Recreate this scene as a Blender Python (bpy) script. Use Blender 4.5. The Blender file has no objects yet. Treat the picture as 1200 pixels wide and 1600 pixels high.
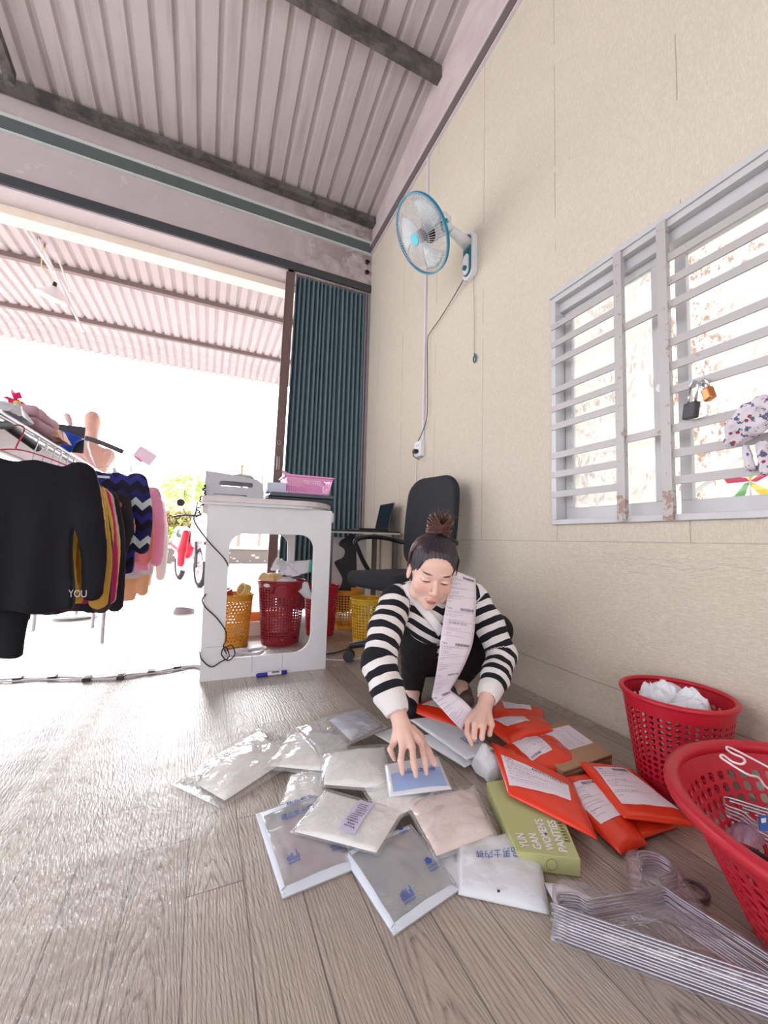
import bpy, bmesh, math, random
import numpy as np
from mathutils import Vector, Matrix, noise
random.seed(7); np.random.seed(7)
S = bpy.context.scene
COL = S.collection
# ---------------- camera ----------------
def _basis(yaw, pit, rol):
    f = Vector((math.sin(yaw)*math.cos(pit), math.cos(yaw)*math.cos(pit), math.sin(pit)))
    r = Vector((math.cos(yaw), -math.sin(yaw), 0)); u = r.cross(f)
    return r*math.cos(rol)+u*math.sin(rol), -r*math.sin(rol)+u*math.cos(rol), f
CR, CU, CF = _basis(math.radians(23.898), math.radians(4.143), math.radians(1.440))
CC = Vector((0, 0, 0.68)); FP = 622.0
cam = bpy.data.objects.new('camera', bpy.data.cameras.new('camera')); COL.objects.link(cam)
M = Matrix((CR, CU, -CF)).transposed().to_4x4(); M.translation = CC
cam.matrix_world = M
cam.data.sensor_fit = 'VERTICAL'; cam.data.sensor_height = 36; cam.data.lens = FP/1600*36
cam.data.clip_start = 0.02; cam.data.clip_end = 300
S.camera = cam
def pl(px, py, ax, val):
    """world point where the sight line of a photo pixel meets the plane axis=val (measuring aid)"""
    d = CR*(px-600)/FP - CU*(py-800)/FP + CF
    return CC + d*((val-CC[ax])/d[ax])
def fz(px, py, z=0.0): return pl(px, py, 2, z)
# ---------------- world, sun, exposure ----------------
S.view_settings.view_transform = 'Standard'; S.view_settings.look = 'None'
S.view_settings.gamma = 1; S.view_settings.use_curve_mapping = False
S.view_settings.exposure = 0.50
w = bpy.data.worlds.new('world'); S.world = w; w.use_nodes = True
bg = w.node_tree.nodes['Background']; bg.inputs[0].default_value = (0.95, 0.96, 1.0, 1)
# hazy sky, brightest low over the street in front of the doorway
nt = w.node_tree; tc = nt.nodes.new('ShaderNodeTexCoord'); dp = nt.nodes.new('ShaderNodeVectorMath'); dp.operation = 'DOT_PRODUCT'
nt.links.new(tc.outputs['Generated'], dp.inputs[0]); dp.inputs[1].default_value = Vector((-.14, .93, .36)).normalized()
def wm(op, a, b):
    x = nt.nodes.new('ShaderNodeMath'); x.operation = op
    for v_, i_ in ((a, 0), (b, 1)):
        if isinstance(v_, (int, float)): x.inputs[i_].default_value = v_
        else: nt.links.new(v_, x.inputs[i_])
    return x.outputs[0]
nt.links.new(wm('ADD', wm('MULTIPLY', wm('POWER', wm('MAXIMUM', dp.outputs['Value'], 0.0), 14.0), 13.0), 2.25), bg.inputs[1])
sl = bpy.data.lights.new('sun', 'SUN'); sl.energy = 1.5; sl.angle = math.radians(3); sl.color = (1, .96, .9)
so = bpy.data.objects.new('sun', sl); COL.objects.link(so)
so.rotation_euler = Vector((0.35, -0.72, -0.85)).to_track_quat('-Z', 'Y').to_euler()
# ---------------- generic helpers ----------------
def mk(name, verts, faces, mat=None, parent=None, smooth=False, mids=None):
    me = bpy.data.meshes.new(name)
    me.from_pydata([tuple(v) for v in verts], [], [tuple(f) for f in faces]); me.update()
    for m in (mat if isinstance(mat, (list, tuple)) else [mat]):
        if m: me.materials.append(m)
    if mids is not None: me.polygons.foreach_set('material_index', mids)
    if smooth: me.polygons.foreach_set('use_smooth', [True]*len(me.polygons))
    o = bpy.data.objects.new(name, me); COL.objects.link(o)
    if parent:
        o.parent = parent; o.matrix_parent_inverse = parent.matrix_basis.inverted()
    return o
def empty(name, loc, label=None, cat=None, group=None):
    o = bpy.data.objects.new(name, None); COL.objects.link(o); o.location = loc; o.empty_display_size = .05
    if label: tag(o, label, cat, group)
    return o
def tag(o, label=None, cat=None, group=None, kind=None):
    if label: o['label'] = label
    if cat: o['category'] = cat
    if group: o['group'] = group
    if kind: o['kind'] = kind
    return o
class MB:
    def __init__(s): s.v = []; s.f = []
    def add(s, v, f):
        n = len(s.v); s.v += [Vector(a) for a in v]; s.f += [tuple(i+n for i in q) for q in f]; return s
    def box(s, lo, hi, M=None):
        x0, y0, z0 = lo; x1, y1, z1 = hi
        v = [Vector(p) for p in ((x0,y0,z0),(x1,y0,z0),(x1,y1,z0),(x0,y1,z0),(x0,y0,z1),(x1,y0,z1),(x1,y1,z1),(x0,y1,z1))]
        if M: v = [M @ p for p in v]
        return s.add(v, [(0,3,2,1),(4,5,6,7),(0,1,5,4),(1,2,6,5),(2,3,7,6),(3,0,4,7)])
    def tube(s, pts, r, n=8, cap=True, closed=False):
        pts = [Vector(p) for p in pts]; N = len(pts)
        rs = r if isinstance(r, (list, tuple)) else [r]*N
        base = len(s.v); prev = None
        for i, p in enumerate(pts):
            if closed: t = pts[(i+1) % N]-pts[i-1]
            else: t = pts[min(i+1, N-1)]-pts[max(i-1, 0)]
            t = t.normalized() if t.length > 1e-9 else Vector((0,0,1))
            if prev is None:
                a = Vector((0,0,1)) if abs(t.z) < .9 else Vector((1,0,0)); nx = t.cross(a).normalized()
            else:
                nx = prev - t*prev.dot(t); nx = nx.normalized() if nx.length > 1e-6 else prev
            prev = nx; ny = t.cross(nx)
            for k in range(n):
                a = 2*math.pi*k/n; s.v.append(p+(nx*math.cos(a)+ny*math.sin(a))*rs[i])
        for i in range(N if closed else N-1):
            j = (i+1) % N
            for k in range(n):
                l = (k+1) % n
                s.f.append((base+i*n+k, base+i*n+l, base+j*n+l, base+j*n+k))
        if cap and not closed:
            s.f.append(tuple(base+k for k in range(n))[::-1]); s.f.append(tuple(base+(N-1)*n+k for k in range(n)))
        return s
    def cyl(s, a, b, r, n=20, r2=None): return s.tube([a, b], [r, r if r2 is None else r2], n)
    def lathe(s, prof, M=None, n=32, a0=0, a1=2*math.pi):
        base = len(s.v); full = abs(a1-a0-2*math.pi) < 1e-6; m = n if full else n+1
        for (r, z) in prof:
            for k in range(m):
                a = a0+(a1-a0)*k/n; p = Vector((r*math.cos(a), r*math.sin(a), z)); s.v.append(M @ p if M else p)
        for i in range(len(prof)-1):
            for k in range(m if full else m-1):
                l = (k+1) % m; s.f.append((base+i*m+k, base+i*m+l, base+(i+1)*m+l, base+(i+1)*m+k))
        return s
    def grid(s, fn, nu, nv, u0=0, u1=1, v0=0, v1=1, flip=False):
        base = len(s.v)
        for j in range(nv+1):
            for i in range(nu+1): s.v.append(Vector(fn(u0+(u1-u0)*i/nu, v0+(v1-v0)*j/nv)))
        for j in range(nv):
            for i in range(nu):
                a = base+j*(nu+1)+i; q = (a, a+1, a+nu+2, a+nu+1); s.f.append(q[::-1] if flip else q)
        return s
    def build(s, name, mat, parent=None, smooth=False, bevel=0, solid=0, label=None, cat=None, group=None, kind=None, weld=0, off=-1):
        o = mk(name, s.v, s.f, mat, parent, smooth)
        if weld:
            bm = bmesh.new(); bm.from_mesh(o.data); bmesh.ops.remove_doubles(bm, verts=bm.verts, dist=weld); bm.to_mesh(o.data); bm.free()
        if solid:
            m = o.modifiers.new('thick', 'SOLIDIFY'); m.thickness = solid; m.offset = off
        if bevel:
            m = o.modifiers.new('edge', 'BEVEL'); m.width = bevel; m.segments = 2; m.limit_method = 'ANGLE'
        tag(o, label, cat, group, kind)
        return o
def spline(pts, k=6, closed=False):
    pts = [Vector(p) for p in pts]; out = []; N = len(pts)
    for i in range(N if closed else N-1):
        g = lambda j: pts[j % N] if closed else pts[max(0, min(N-1, j))]
        a, b, c, d = g(i-1), g(i), g(i+1), g(i+2)
        for t in range(k):
            t /= k
            out.append(.5*((2*b)+(c-a)*t+(2*a-5*b+4*c-d)*t*t+(3*b-a-3*c+d)*t**3))
    if not closed: out.append(pts[-1])
    return out
def rrect(x0, y0, x1, y1, r, k=6, rs=None):
    r4 = rs or (r, r, r, r); out = []
    for (cx, cy, a, q) in ((x0, y0, 180, r4[0]), (x1, y0, 270, r4[1]), (x1, y1, 0, r4[2]), (x0, y1, 90, r4[3])):
        sx = 1 if cx == x0 else -1; sy = 1 if cy == y0 else -1
        for i in range(k+1):
            t = math.radians(a+90*i/k); out.append((cx+sx*q+q*math.cos(t), cy+sy*q+q*math.sin(t)))
    return out
def curve_mesh(c):
    o = bpy.data.objects.new('t', c); COL.objects.link(o)
    dg = bpy.context.evaluated_depsgraph_get(); dg.update()
    me = bpy.data.meshes.new_from_object(o.evaluated_get(dg))
    v = [v.co.copy() for v in me.vertices]; f = [tuple(p.vertices) for p in me.polygons]
    bpy.data.objects.remove(o); bpy.data.meshes.remove(me)
    return v, f
def plate(loops, thick, M):
    """flat plate with holes: first loop is the outline; local z is the thickness"""
    c = bpy.data.curves.new('c', 'CURVE'); c.dimensions = '2D'; c.fill_mode = 'BOTH'; c.extrude = thick/2
    for lp in loops:
        s = c.splines.new('POLY'); s.points.add(len(lp)-1); s.use_cyclic_u = True
        for i, (x, y) in enumerate(lp): s.points[i].co = (x, y, 0, 1)
    v, f = curve_mesh(c)
    return [M @ p for p in v], f
_tc = {}
def text2d(s, bold=False):
    if s not in _tc: 
        c = bpy.data.curves.new('tx', 'FONT'); c.body = s; c.size = 1; c.fill_mode = 'FRONT'
        if bold: c.offset = .022
        v, f = curve_mesh(c)
        xs = [p.x for p in v]; ys = [p.y for p in v]
        x0, x1, y0, y1 = min(xs), max(xs), min(ys), max(ys)
        _tc[s] = ([((p.x-x0)/(x1-x0), (p.y-y0)/(y1-y0)) for p in v], f, (x1-x0)/(y1-y0))
    return _tc[s]
# ---------------- materials ----------------
def srgb(r, g, b):
    f = lambda c: (c/255/12.92) if c/255 <= .04045 else ((c/255+.055)/1.055)**2.4
    return (f(r), f(g), f(b), 1)
class N:
    """tiny node-graph writer"""
    def __init__(s, name):
        s.m = bpy.data.materials.new(name); s.m.use_nodes = True; s.t = s.m.node_tree
        s.p = s.t.nodes['Principled BSDF']; s.out = s.t.nodes['Material Output']
    def n(s, t, **k):
        x = s.t.nodes.new(t)
        for a, b in k.items(): setattr(x, a, b)
        return x
    def l(s, a, b): s.t.links.new(a, b)
    def val(s, x, inp):
        if hasattr(x, 'is_linked') or hasattr(x, 'links'): s.l(x, inp)
        else: inp.default_value = x
    def math(s, op, a, b=0.0, c=0.0):
        x = s.n('ShaderNodeMath', operation=op); s.val(a, x.inputs[0]); s.val(b, x.inputs[1]); s.val(c, x.inputs[2]); return x.outputs[0]
    def sep(s, v):
        x = s.n('ShaderNodeSeparateXYZ'); s.l(v, x.inputs[0]); return x.outputs
    def comb(s, a, b, c=0.0):
        x = s.n('ShaderNodeCombineXYZ'); s.val(a, x.inputs[0]); s.val(b, x.inputs[1]); s.val(c, x.inputs[2]); return x.outputs[0]
    def coord(s, k='Object'): return s.n('ShaderNodeTexCoord').outputs[k]
    def pos(s): return s.n('ShaderNodeNewGeometry').outputs['Position']
    def attr(s, name): return s.n('ShaderNodeAttribute', attribute_name=name)
    def map(s, v, sc=(1,1,1), loc=(0,0,0), rot=(0,0,0)):
        x = s.n('ShaderNodeMapping'); s.l(v, x.inputs[0]); x.inputs[3].default_value = sc; x.inputs[1].default_value = loc; x.inputs[2].default_value = rot; return x.outputs[0]
    def noise(s, v, sc=5, det=4, rough=.5, dist=0, out='Fac'):
        x = s.n('ShaderNodeTexNoise'); s.l(v, x.inputs['Vector']); x.inputs['Scale'].default_value = sc
        x.inputs['Detail'].default_value = det; x.inputs['Roughness'].default_value = rough; x.inputs['Distortion'].default_value = dist; return x.outputs[out]
    def ramp(s, v, stops, mode='LINEAR'):
        x = s.n('ShaderNodeValToRGB'); s.l(v, x.inputs[0]); r = x.color_ramp; r.interpolation = mode
        while len(r.elements) < len(stops): r.elements.new(.5)
        for e, (p, c) in zip(r.elements, stops):
            e.position = p; e.color = c if not isinstance(c, (int, float)) else (c, c, c, 1)
        return x.outputs[0]
    def mix(s, f, a, b, mode='MIX'):
        x = s.n('ShaderNodeMix', data_type='RGBA', blend_type=mode); s.val(f, x.inputs[0]); s.val(a, x.inputs[6]); s.val(b, x.inputs[7]); return x.outputs[2]
    def bump(s, h, st=.3, d=.002):
        x = s.n('ShaderNodeBump'); s.l(h, x.inputs['Height']); x.inputs['Strength'].default_value = st; x.inputs['Distance'].default_value = d
        s.l(x.outputs[0], s.p.inputs['Normal']); return x.outputs[0]
    def set(s, **k):
        for a, b in k.items(): s.val(b, s.p.inputs[a.replace('_', ' ')])
        return s
def simple(name, rgb, rough=.6, metal=0, var=.06, sc=12, bump=0, bsc=60, spec=.5, **k):
    g = N(name); c = srgb(*rgb); v = g.coord()
    nf = g.noise(v, sc, 3)
    col = g.mix(g.math('MULTIPLY', nf, 1.0), tuple(max(0, x*(1-var*2)) for x in c[:3])+(1,), tuple(min(1, x*(1+var*2)) for x in c[:3])+(1,))
    g.l(col, g.p.inputs['Base Color']); g.set(Roughness=rough, Metallic=metal)
    g.p.inputs['Specular IOR Level'].default_value = spec
    if bump: g.bump(g.noise(v, bsc, 4), bump, .003)
    for a, b in k.items(): g.p.inputs[a.replace('_', ' ')].default_value = b
    return g.m
def film(name, tint=(1,1,1), milky=.12, rough=.12, bsc=18, bst=.5, gloss=.12, fr=.3, trans=.4):
    """thin plastic film: mostly see-through, a little milky, glossy"""
    g = N(name); g.t.nodes.remove(g.p)
    v = g.coord(); h = g.math('ADD', g.noise(v, bsc, 4, .6, 1.5), g.math('MULTIPLY', g.noise(v, bsc*4, 3), .4))
    b = g.n('ShaderNodeBump'); g.l(h, b.inputs['Height']); b.inputs['Strength'].default_value = bst; b.inputs['Distance'].default_value = .01
    tr = g.n('ShaderNodeBsdfTransparent'); tr.inputs[0].default_value = (tint[0], tint[1], tint[2], 1)
    df = g.n('ShaderNodeBsdfDiffuse'); df.inputs[0].default_value = (.94*tint[0], .95*tint[1], .96*tint[2], 1); g.l(b.outputs[0], df.inputs['Normal'])
    tl = g.n('ShaderNodeBsdfTranslucent'); tl.inputs[0].default_value = (.94*tint[0], .95*tint[1], .96*tint[2], 1)
    m0 = g.n('ShaderNodeMixShader'); m0.inputs[0].default_value = trans; g.l(df.outputs[0], m0.inputs[1]); g.l(tl.outputs[0], m0.inputs[2])
    gl = g.n('ShaderNodeBsdfGlossy'); gl.inputs['Roughness'].default_value = rough; g.l(b.outputs[0], gl.inputs['Normal'])
    lw = g.n('ShaderNodeLayerWeight'); lw.inputs[0].default_value = .35; g.l(b.outputs[0], lw.inputs['Normal'])
    m1 = g.n('ShaderNodeMixShader'); m1.inputs[0].default_value = milky; g.l(tr.outputs[0], m1.inputs[1]); g.l(m0.outputs[0], m1.inputs[2])
    m2 = g.n('ShaderNodeMixShader'); g.l(g.math('ADD', g.math('MULTIPLY', lw.outputs['Fresnel'], fr), gloss), m2.inputs[0])
    g.l(m1.outputs[0], m2.inputs[1]); g.l(gl.outputs[0], m2.inputs[2]); g.l(m2.outputs[0], g.out.inputs['Surface'])
    return g.m
# ---------------- signed-distance modelling (bodies, cloth) ----------------
class Vol:
    def __init__(s, lo, hi, h):
        s.lo = np.array(lo, float); s.h = h
        s.n = np.ceil((np.array(hi, float)-s.lo)/h).astype(int)+1
        s.a = np.full(tuple(s.n), .5, np.float32)
    def _reg(s, lo, hi):
        i0 = np.clip(np.floor((np.array(lo)-s.lo)/s.h).astype(int), 0, s.n); i1 = np.clip(np.ceil((np.array(hi)-s.lo)/s.h).astype(int)+1, 0, s.n)
        if (i1 <= i0).any(): return None, None
        sl = tuple(slice(a, b) for a, b in zip(i0, i1))
        ax = [s.lo[k]+s.h*np.arange(i0[k], i1[k]) for k in range(3)]
        return sl, np.stack(np.meshgrid(*ax, indexing='ij'), -1).astype(np.float32)
    def put(s, fn, lo, hi, k=.01, op='+'):
        m = k*1.5+s.h*2
        sl, P = s._reg(np.array(lo)-m, np.array(hi)+m)
        if sl is None: return
        d = fn(P).astype(np.float32); a = s.a[sl]
        if op == '-': d = -d
        if op == '+':
            h = np.clip(.5+.5*(a-d)/k, 0, 1); s.a[sl] = a+(d-a)*h-k*h*(1-h)
        else:
            h = np.clip(.5-.5*(a-d)/k, 0, 1); s.a[sl] = a+(d-a)*h+k*h*(1-h)
    def cap(s, a, b, ra, rb=None, k=.01, op='+', sq=None):
        a = np.array(a, float); b = np.array(b, float); rb = ra if rb is None else rb; R = max(ra, rb)
        def fn(P):
            ab = b-a; L = max(1e-9, ab@ab); t = np.clip(((P-a)@ab)/L, 0, 1)
            return np.linalg.norm(P-(a+t[..., None]*ab), axis=-1)-(ra+(rb-ra)*t)
        s.put(fn, np.minimum(a, b)-R, np.maximum(a, b)+R, k, op)
    def ell(s, c, r, M=None, k=.01, op='+'):
        c = np.array(c, float); r = np.array(r, float); Mi = np.array(M).T if M is not None else np.eye(3)
        def fn(P):
            q = (P-c)@Mi.T; k0 = np.linalg.norm(q/r, axis=-1); k1 = np.linalg.norm(q/(r*r), axis=-1)
            return k0*(k0-1)/np.maximum(k1, 1e-6)
        R = r.max(); s.put(fn, c-R, c+R, k, op)
    def chain(s, pts, rs, k=.01):
        for i in range(len(pts)-1): s.cap(pts[i], pts[i+1], rs[i], rs[i+1], k)
    def mesh(s):
        a = s.a; n = np.array(a.shape)-1
        sg = a < 0
        cnt = np.zeros(tuple(n), np.int8)
        for dx in (0, 1):
            for dy in (0, 1):
                for dz in (0, 1): cnt += sg[dx:dx+n[0], dy:dy+n[1], dz:dz+n[2]]
        I = np.argwhere((cnt > 0) & (cnt < 8)); idx = np.full(tuple(n), -1, np.int64); idx[tuple(I.T)] = np.arange(len(I))
        cs = [(x, y, z) for x in (0, 1) for y in (0, 1) for z in (0, 1)]
        V = {c: a[I[:, 0]+c[0], I[:, 1]+c[1], I[:, 2]+c[2]] for c in cs}
        acc = np.zeros((len(I), 3)); num = np.zeros(len(I))
        for c in cs:
            for ax in range(3):
                if c[ax] == 0:
                    d = list(c); d[ax] = 1; d = tuple(d)
                    v0, v1 = V[c], V[d]; m = (v0 < 0) != (v1 < 0)
                    t = np.where(m, v0/np.where(m, v0-v1, 1), 0)
                    p = np.tile(np.array(c, float), (len(I), 1)); p[:, ax] += t
                    acc[m] += p[m]; num[m] += 1
        P = s.lo+s.h*(I+acc/num[:, None])
        F = []
        for ax in range(3):
            o1, o2 = [(1, 2), (2, 0), (0, 1)][ax]
            sa = [slice(None)]*3; sb = [slice(None)]*3; sa[ax] = slice(0, -1); sb[ax] = slice(1, None)
            E = np.argwhere(sg[tuple(sa)] != sg[tuple(sb)])
            E = E[(E[:, o1] > 0) & (E[:, o2] > 0) & (E[:, o1] < n[o1]) & (E[:, o2] < n[o2])]
            def cell(d1, d2):
                q = E.copy(); q[:, o1] -= d1; q[:, o2] -= d2; return idx[tuple(q.T)]
            q = np.stack([cell(1, 1), cell(0, 1), cell(0, 0), cell(1, 0)], 1)
            neg = sg[tuple(E.T)]
            q[~neg] = q[~neg][:, ::-1]
            F.append(q)
        return P, np.concatenate(F)
def relax(P, F, it=2, lam=.5):
    E = np.concatenate([F[:, [0, 1]], F[:, [1, 2]], F[:, [2, 3]], F[:, [3, 0]]])
    for _ in range(it):
        s = np.zeros_like(P); c = np.zeros(len(P))
        np.add.at(s, E[:, 0], P[E[:, 1]]); np.add.at(s, E[:, 1], P[E[:, 0]])
        np.add.at(c, E[:, 0], 1); np.add.at(c, E[:, 1], 1)
        P = P+(s/np.maximum(c, 1)[:, None]-P)*lam
    return P
def npmesh(name, P, F, mat, parent=None, attrs=None):
    me = bpy.data.meshes.new(name); me.vertices.add(len(P)); me.vertices.foreach_set('co', np.ascontiguousarray(P, np.float32).ravel())
    me.loops.add(F.size); me.loops.foreach_set('vertex_index', np.ascontiguousarray(F, np.int32).ravel())
    me.polygons.add(len(F)); me.polygons.foreach_set('loop_start', np.arange(0, F.size, 4, dtype=np.int32))
    me.update(calc_edges=True); me.validate()
    me.polygons.foreach_set('use_smooth', np.ones(len(me.polygons), bool))
    me.materials.append(mat)
    for k, a in (attrs or {}).items():
        a = np.asarray(a, np.float32)
        at = me.attributes.new(k, 'FLOAT_VECTOR' if a.ndim == 2 else 'FLOAT', 'POINT')
        at.data.foreach_set('vector' if a.ndim == 2 else 'value', a.ravel())
    o = bpy.data.objects.new(name, me); COL.objects.link(o)
    if parent: o.parent = parent; o.matrix_parent_inverse = parent.matrix_basis.inverted()
    return o
# ======================= room =======================
W = 1.413; D = 3.668
def roofz(y): return 3.97+(3.668-y)*0.183
# --- floor material: vinyl planks
def floor_mat():
    g = N('vinyl_planks'); x, y, z = g.sep(g.pos())
    rx = g.math('DIVIDE', g.math('ADD', x, .0), .103); row = g.math('FLOOR', rx); lx = g.math('SUBTRACT', rx, row)
    wn = g.n('ShaderNodeTexWhiteNoise', noise_dimensions='1D'); g.l(row, wn.inputs['W'])
    yy = g.math('ADD', g.math('DIVIDE', g.math('SUBTRACT', y, .1), .62), g.math('MULTIPLY', wn.outputs[0], 3.0)); col = g.math('FLOOR', yy); ly = g.math('SUBTRACT', yy, col)
    w2 = g.n('ShaderNodeTexWhiteNoise', noise_dimensions='2D'); g.l(g.comb(row, col), w2.inputs['Vector'])
    rnd = w2.outputs[0]; rs = g.sep(w2.outputs[1])
    # warp
    wv = g.map(g.pos(), (14, 2.2, 1)); nz = g.noise(g.comb(g.math('ADD', g.math('MULTIPLY', x, 9), g.math('MULTIPLY', rnd, 40)), g.math('MULTIPLY', y, 2.0)), 1.0, 3, .55)
    cx = g.math('MULTIPLY', g.math('SUBTRACT', lx, g.math('ADD', .35, g.math('MULTIPLY', rs[0], .3))), 2.0)
    cath = g.math('ADD', g.math('MULTIPLY', g.math('MULTIPLY', cx, cx), 1.5), g.math('MULTIPLY', ly, 2.6))
    strt = g.math('ADD', g.math('MULTIPLY', g.math('ADD', lx, g.math('MULTIPLY', g.math('MULTIPLY', lx, lx), rs[2])), 2.6), g.math('MULTIPLY', ly, .5))
    sel = g.math('GREATER_THAN', rs[1], .5)
    f = g.math('ADD', g.math('MULTIPLY', cath, sel), g.math('MULTIPLY', strt, g.math('SUBTRACT', 1.0, sel)))
    f = g.math('ADD', f, g.math('ADD', g.math('MULTIPLY', nz, 1.5), g.math('MULTIPLY', g.noise(g.comb(g.math('MULTIPLY', x, 60), g.math('MULTIPLY', y, 6), rnd), 1.0, 3, .7), .35)))
    ring = g.math('FRACT', g.math('MULTIPLY', f, 3.6))
    line = g.ramp(ring, [(0, 0.0), (.07, .6), (.35, 1.0), (.75, .92), (.95, .3), (1, 0)])
    fine = g.noise(g.comb(g.math('MULTIPLY', x, 300), g.math('MULTIPLY', y, 9), rnd), 1.0, 3, .6)
    tone = g.ramp(rnd, [(0, srgb(140, 127, 118)), (.35, srgb(164, 151, 139)), (.7, srgb(180, 167, 151)), (1, srgb(152, 140, 131))])
    c = g.mix(g.math('MULTIPLY', g.math('SUBTRACT', 1.0, line), .85), tone, srgb(86, 70, 62))
    c = g.mix(g.math('MULTIPLY', g.math('SUBTRACT', fine, .38), 1.1), c, srgb(212, 200, 188))
    ex = g.math('MINIMUM', lx, g.math('SUBTRACT', 1.0, lx)); ey = g.math('MULTIPLY', g.math('MINIMUM', ly, g.math('SUBTRACT', 1.0, ly)), 6.0)
    seam = g.math('LESS_THAN', g.math('MINIMUM', ex, ey), .014)
    c = g.mix(g.math('MULTIPLY', seam, .7), c, srgb(58, 46, 42))
    g.l(c, g.p.inputs['Base Color'])
    buck = g.noise(g.map(g.pos(), (1.3, 4, 1), rot=(0, 0, .5)), 2.2, 2, .5)
    grain = g.noise(g.comb(g.math('ADD', g.math('MULTIPLY', x, 190), g.math('MULTIPLY', y, 40)), g.math('MULTIPLY', y, 34)), 1.0, 3, .6)
    hh = g.math('ADD', g.math('MULTIPLY', grain, 1.0), g.math('ADD', g.math('MULTIPLY', line, .15), g.math('MULTIPLY', buck, 1.6)))
    nb_ = g.bump(hh, .75, .0034); g.l(nb_, g.p.inputs['Coat Normal'])
    g.set(Roughness=.34); g.p.inputs['Specular IOR Level'].default_value = .9; g.p.inputs['Coat Weight'].default_value = 1.0; g.p.inputs['Coat Roughness'].default_value = .27; g.p.inputs['Coat IOR'].default_value = 1.55
    g.l(g.ramp(g.noise(g.pos(), 3, 3), [(0, .34), (1, .5)]), g.p.inputs['Roughness'])
    return g.m
m_floor = floor_mat()
MB().add([(-4.6,-3,0),(W,-3,0),(W,D+.12,0),(-4.6,D+.12,0),(-4.6,-3,-.1),(W,-3,-.1),(W,D+.12,-.1),(-4.6,D+.12,-.1)],
   [(0,1,2,3),(4,7,6,5),(0,4,5,1),(1,5,6,2),(2,6,7,3),(3,7,4,0)]).build('floor', m_floor, kind='structure')
# --- wallpaper
def wallpaper():
    g = N('woven_wallpaper'); p = g.pos(); x, y, z = g.sep(p)
    low = g.math('LESS_THAN', z, .70)
    a = g.noise(g.map(p, (1, 260, 60)), 1.0, 3, .6); b = g.noise(g.map(p, (1, 60, 260)), 1.0, 3, .6)
    up = g.math('ADD', g.math('MULTIPLY', a, .65), g.math('MULTIPLY', b, .35)); dn = g.math('ADD', g.math('MULTIPLY', a, .3), g.math('MULTIPLY', b, .7))
    h = g.math('ADD', g.math('MULTIPLY', up, g.math('SUBTRACT', 1.0, low)), g.math('MULTIPLY', dn, low))
    big = g.noise(p, 1.2, 3)
    c = g.mix(big, srgb(198, 188, 172), srgb(208, 198, 182))
    c = g.mix(g.math('MULTIPLY', g.math('SUBTRACT', h, .44), 1.7), c, srgb(238, 232, 215))
    # vertical seams above the crease
    sy = g.math('FRACT', g.math('DIVIDE', g.math('ADD', y, .03), .53)); wob = g.math('MULTIPLY', g.noise(g.map(p, (1, 1, 3)), 2.0, 3), .006)
    seam = g.math('LESS_THAN', g.math('ABSOLUTE', g.math('SUBTRACT', g.math('SUBTRACT', sy, .5), wob)), .0035)
    seam = g.math('MULTIPLY', g.math('MULTIPLY', seam, g.math('GREATER_THAN', z, .70)), g.math('GREATER_THAN', g.noise(g.map(p, (1, 1, 1)), 2.5, 2), .47))
    crease = g.math('LESS_THAN', g.math('ABSOLUTE', g.math('SUBTRACT', z, g.math('ADD', .695, wob))), .0022)
    skirt = g.math('LESS_THAN', g.math('ABSOLUTE', g.math('SUBTRACT', z, g.math('ADD', .148, g.math('MULTIPLY', wob, 3.0)))), .0022)
    sm = g.math('MAXIMUM', g.math('MAXIMUM', seam, g.math('MULTIPLY', crease, .6)), g.math('MULTIPLY', skirt, .9))
    c = g.mix(g.math('MULTIPLY', sm, .55), c, srgb(128, 110, 92))
    g.l(c, g.p.inputs['Base Color'])
    band = g.math('MULTIPLY', g.math('LESS_THAN', g.math('ABSOLUTE', g.math('SUBTRACT', z, .625)), .04), g.math('LESS_THAN', y, 1.25))
    rip = g.math('MULTIPLY', g.ramp(g.noise(g.map(p, (1, 9, 34)), 1.0, 4, .6, .8), [(.52, 0.0), (.62, 1.0)]), band)
    hh = g.math('ADD', g.math('MULTIPLY', h, .8), g.math('ADD', g.math('MULTIPLY', sm, -1.2), g.math('ADD', g.math('MULTIPLY', rip, .45), g.math('MULTIPLY', g.noise(p, 5, 2), 2.0))))
    g.bump(hh, .8, .006); g.set(Roughness=.75); return g.m
m_wall = wallpaper()
def plaster(name, a, b, st=.5, sc=3.0):
    g = N(name); p = g.pos()
    n1 = g.noise(p, sc, 6, .65, .6); n2 = g.noise(g.map(p, (1, 1, 2)), sc*3, 5, .7)
    c = g.mix(g.ramp(n1, [(.42, 0.0), (.58, 1.0)]), srgb(*a), srgb(*b)); c = g.mix(g.ramp(n2, [(.55, 0.0), (.75, st)]), c, srgb(120, 108, 104))
    g.l(c, g.p.inputs['Base Color']); g.set(Roughness=.85); g.bump(g.noise(p, 40, 5), .35, .004); return g.m
m_plast = plaster('old_plaster', (205, 186, 184), (222, 208, 205), .35)
g = N('stained_plaster'); p = g.pos(); sx = g.ramp(g.math('ADD', g.math('MULTIPLY', g.sep(p)[0], .45), g.math('MULTIPLY', g.noise(p, 2, 3), .5)), [(.30, 0.0), (.75, 1.0)])
st_ = g.math('MULTIPLY', g.ramp(g.noise(p, 4.5, 6, .65, .6), [(.42, 0.0), (.56, 1.0)]), sx)
c = g.mix(g.noise(p, 3, 5, .65), srgb(182, 170, 172), srgb(200, 188, 190)); c = g.mix(g.math('MULTIPLY', st_, .8), c, srgb(138, 122, 116)); c = g.mix(g.ramp(g.noise(p, 11, 5, .7), [(.62, 0.0), (.7, .5)]), c, srgb(226, 212, 206))
g.l(c, g.p.inputs['Base Color']); g.set(Roughness=.85); g.bump(g.noise(p, 40, 5), .35, .004); m_plast_stain = g.m
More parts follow.
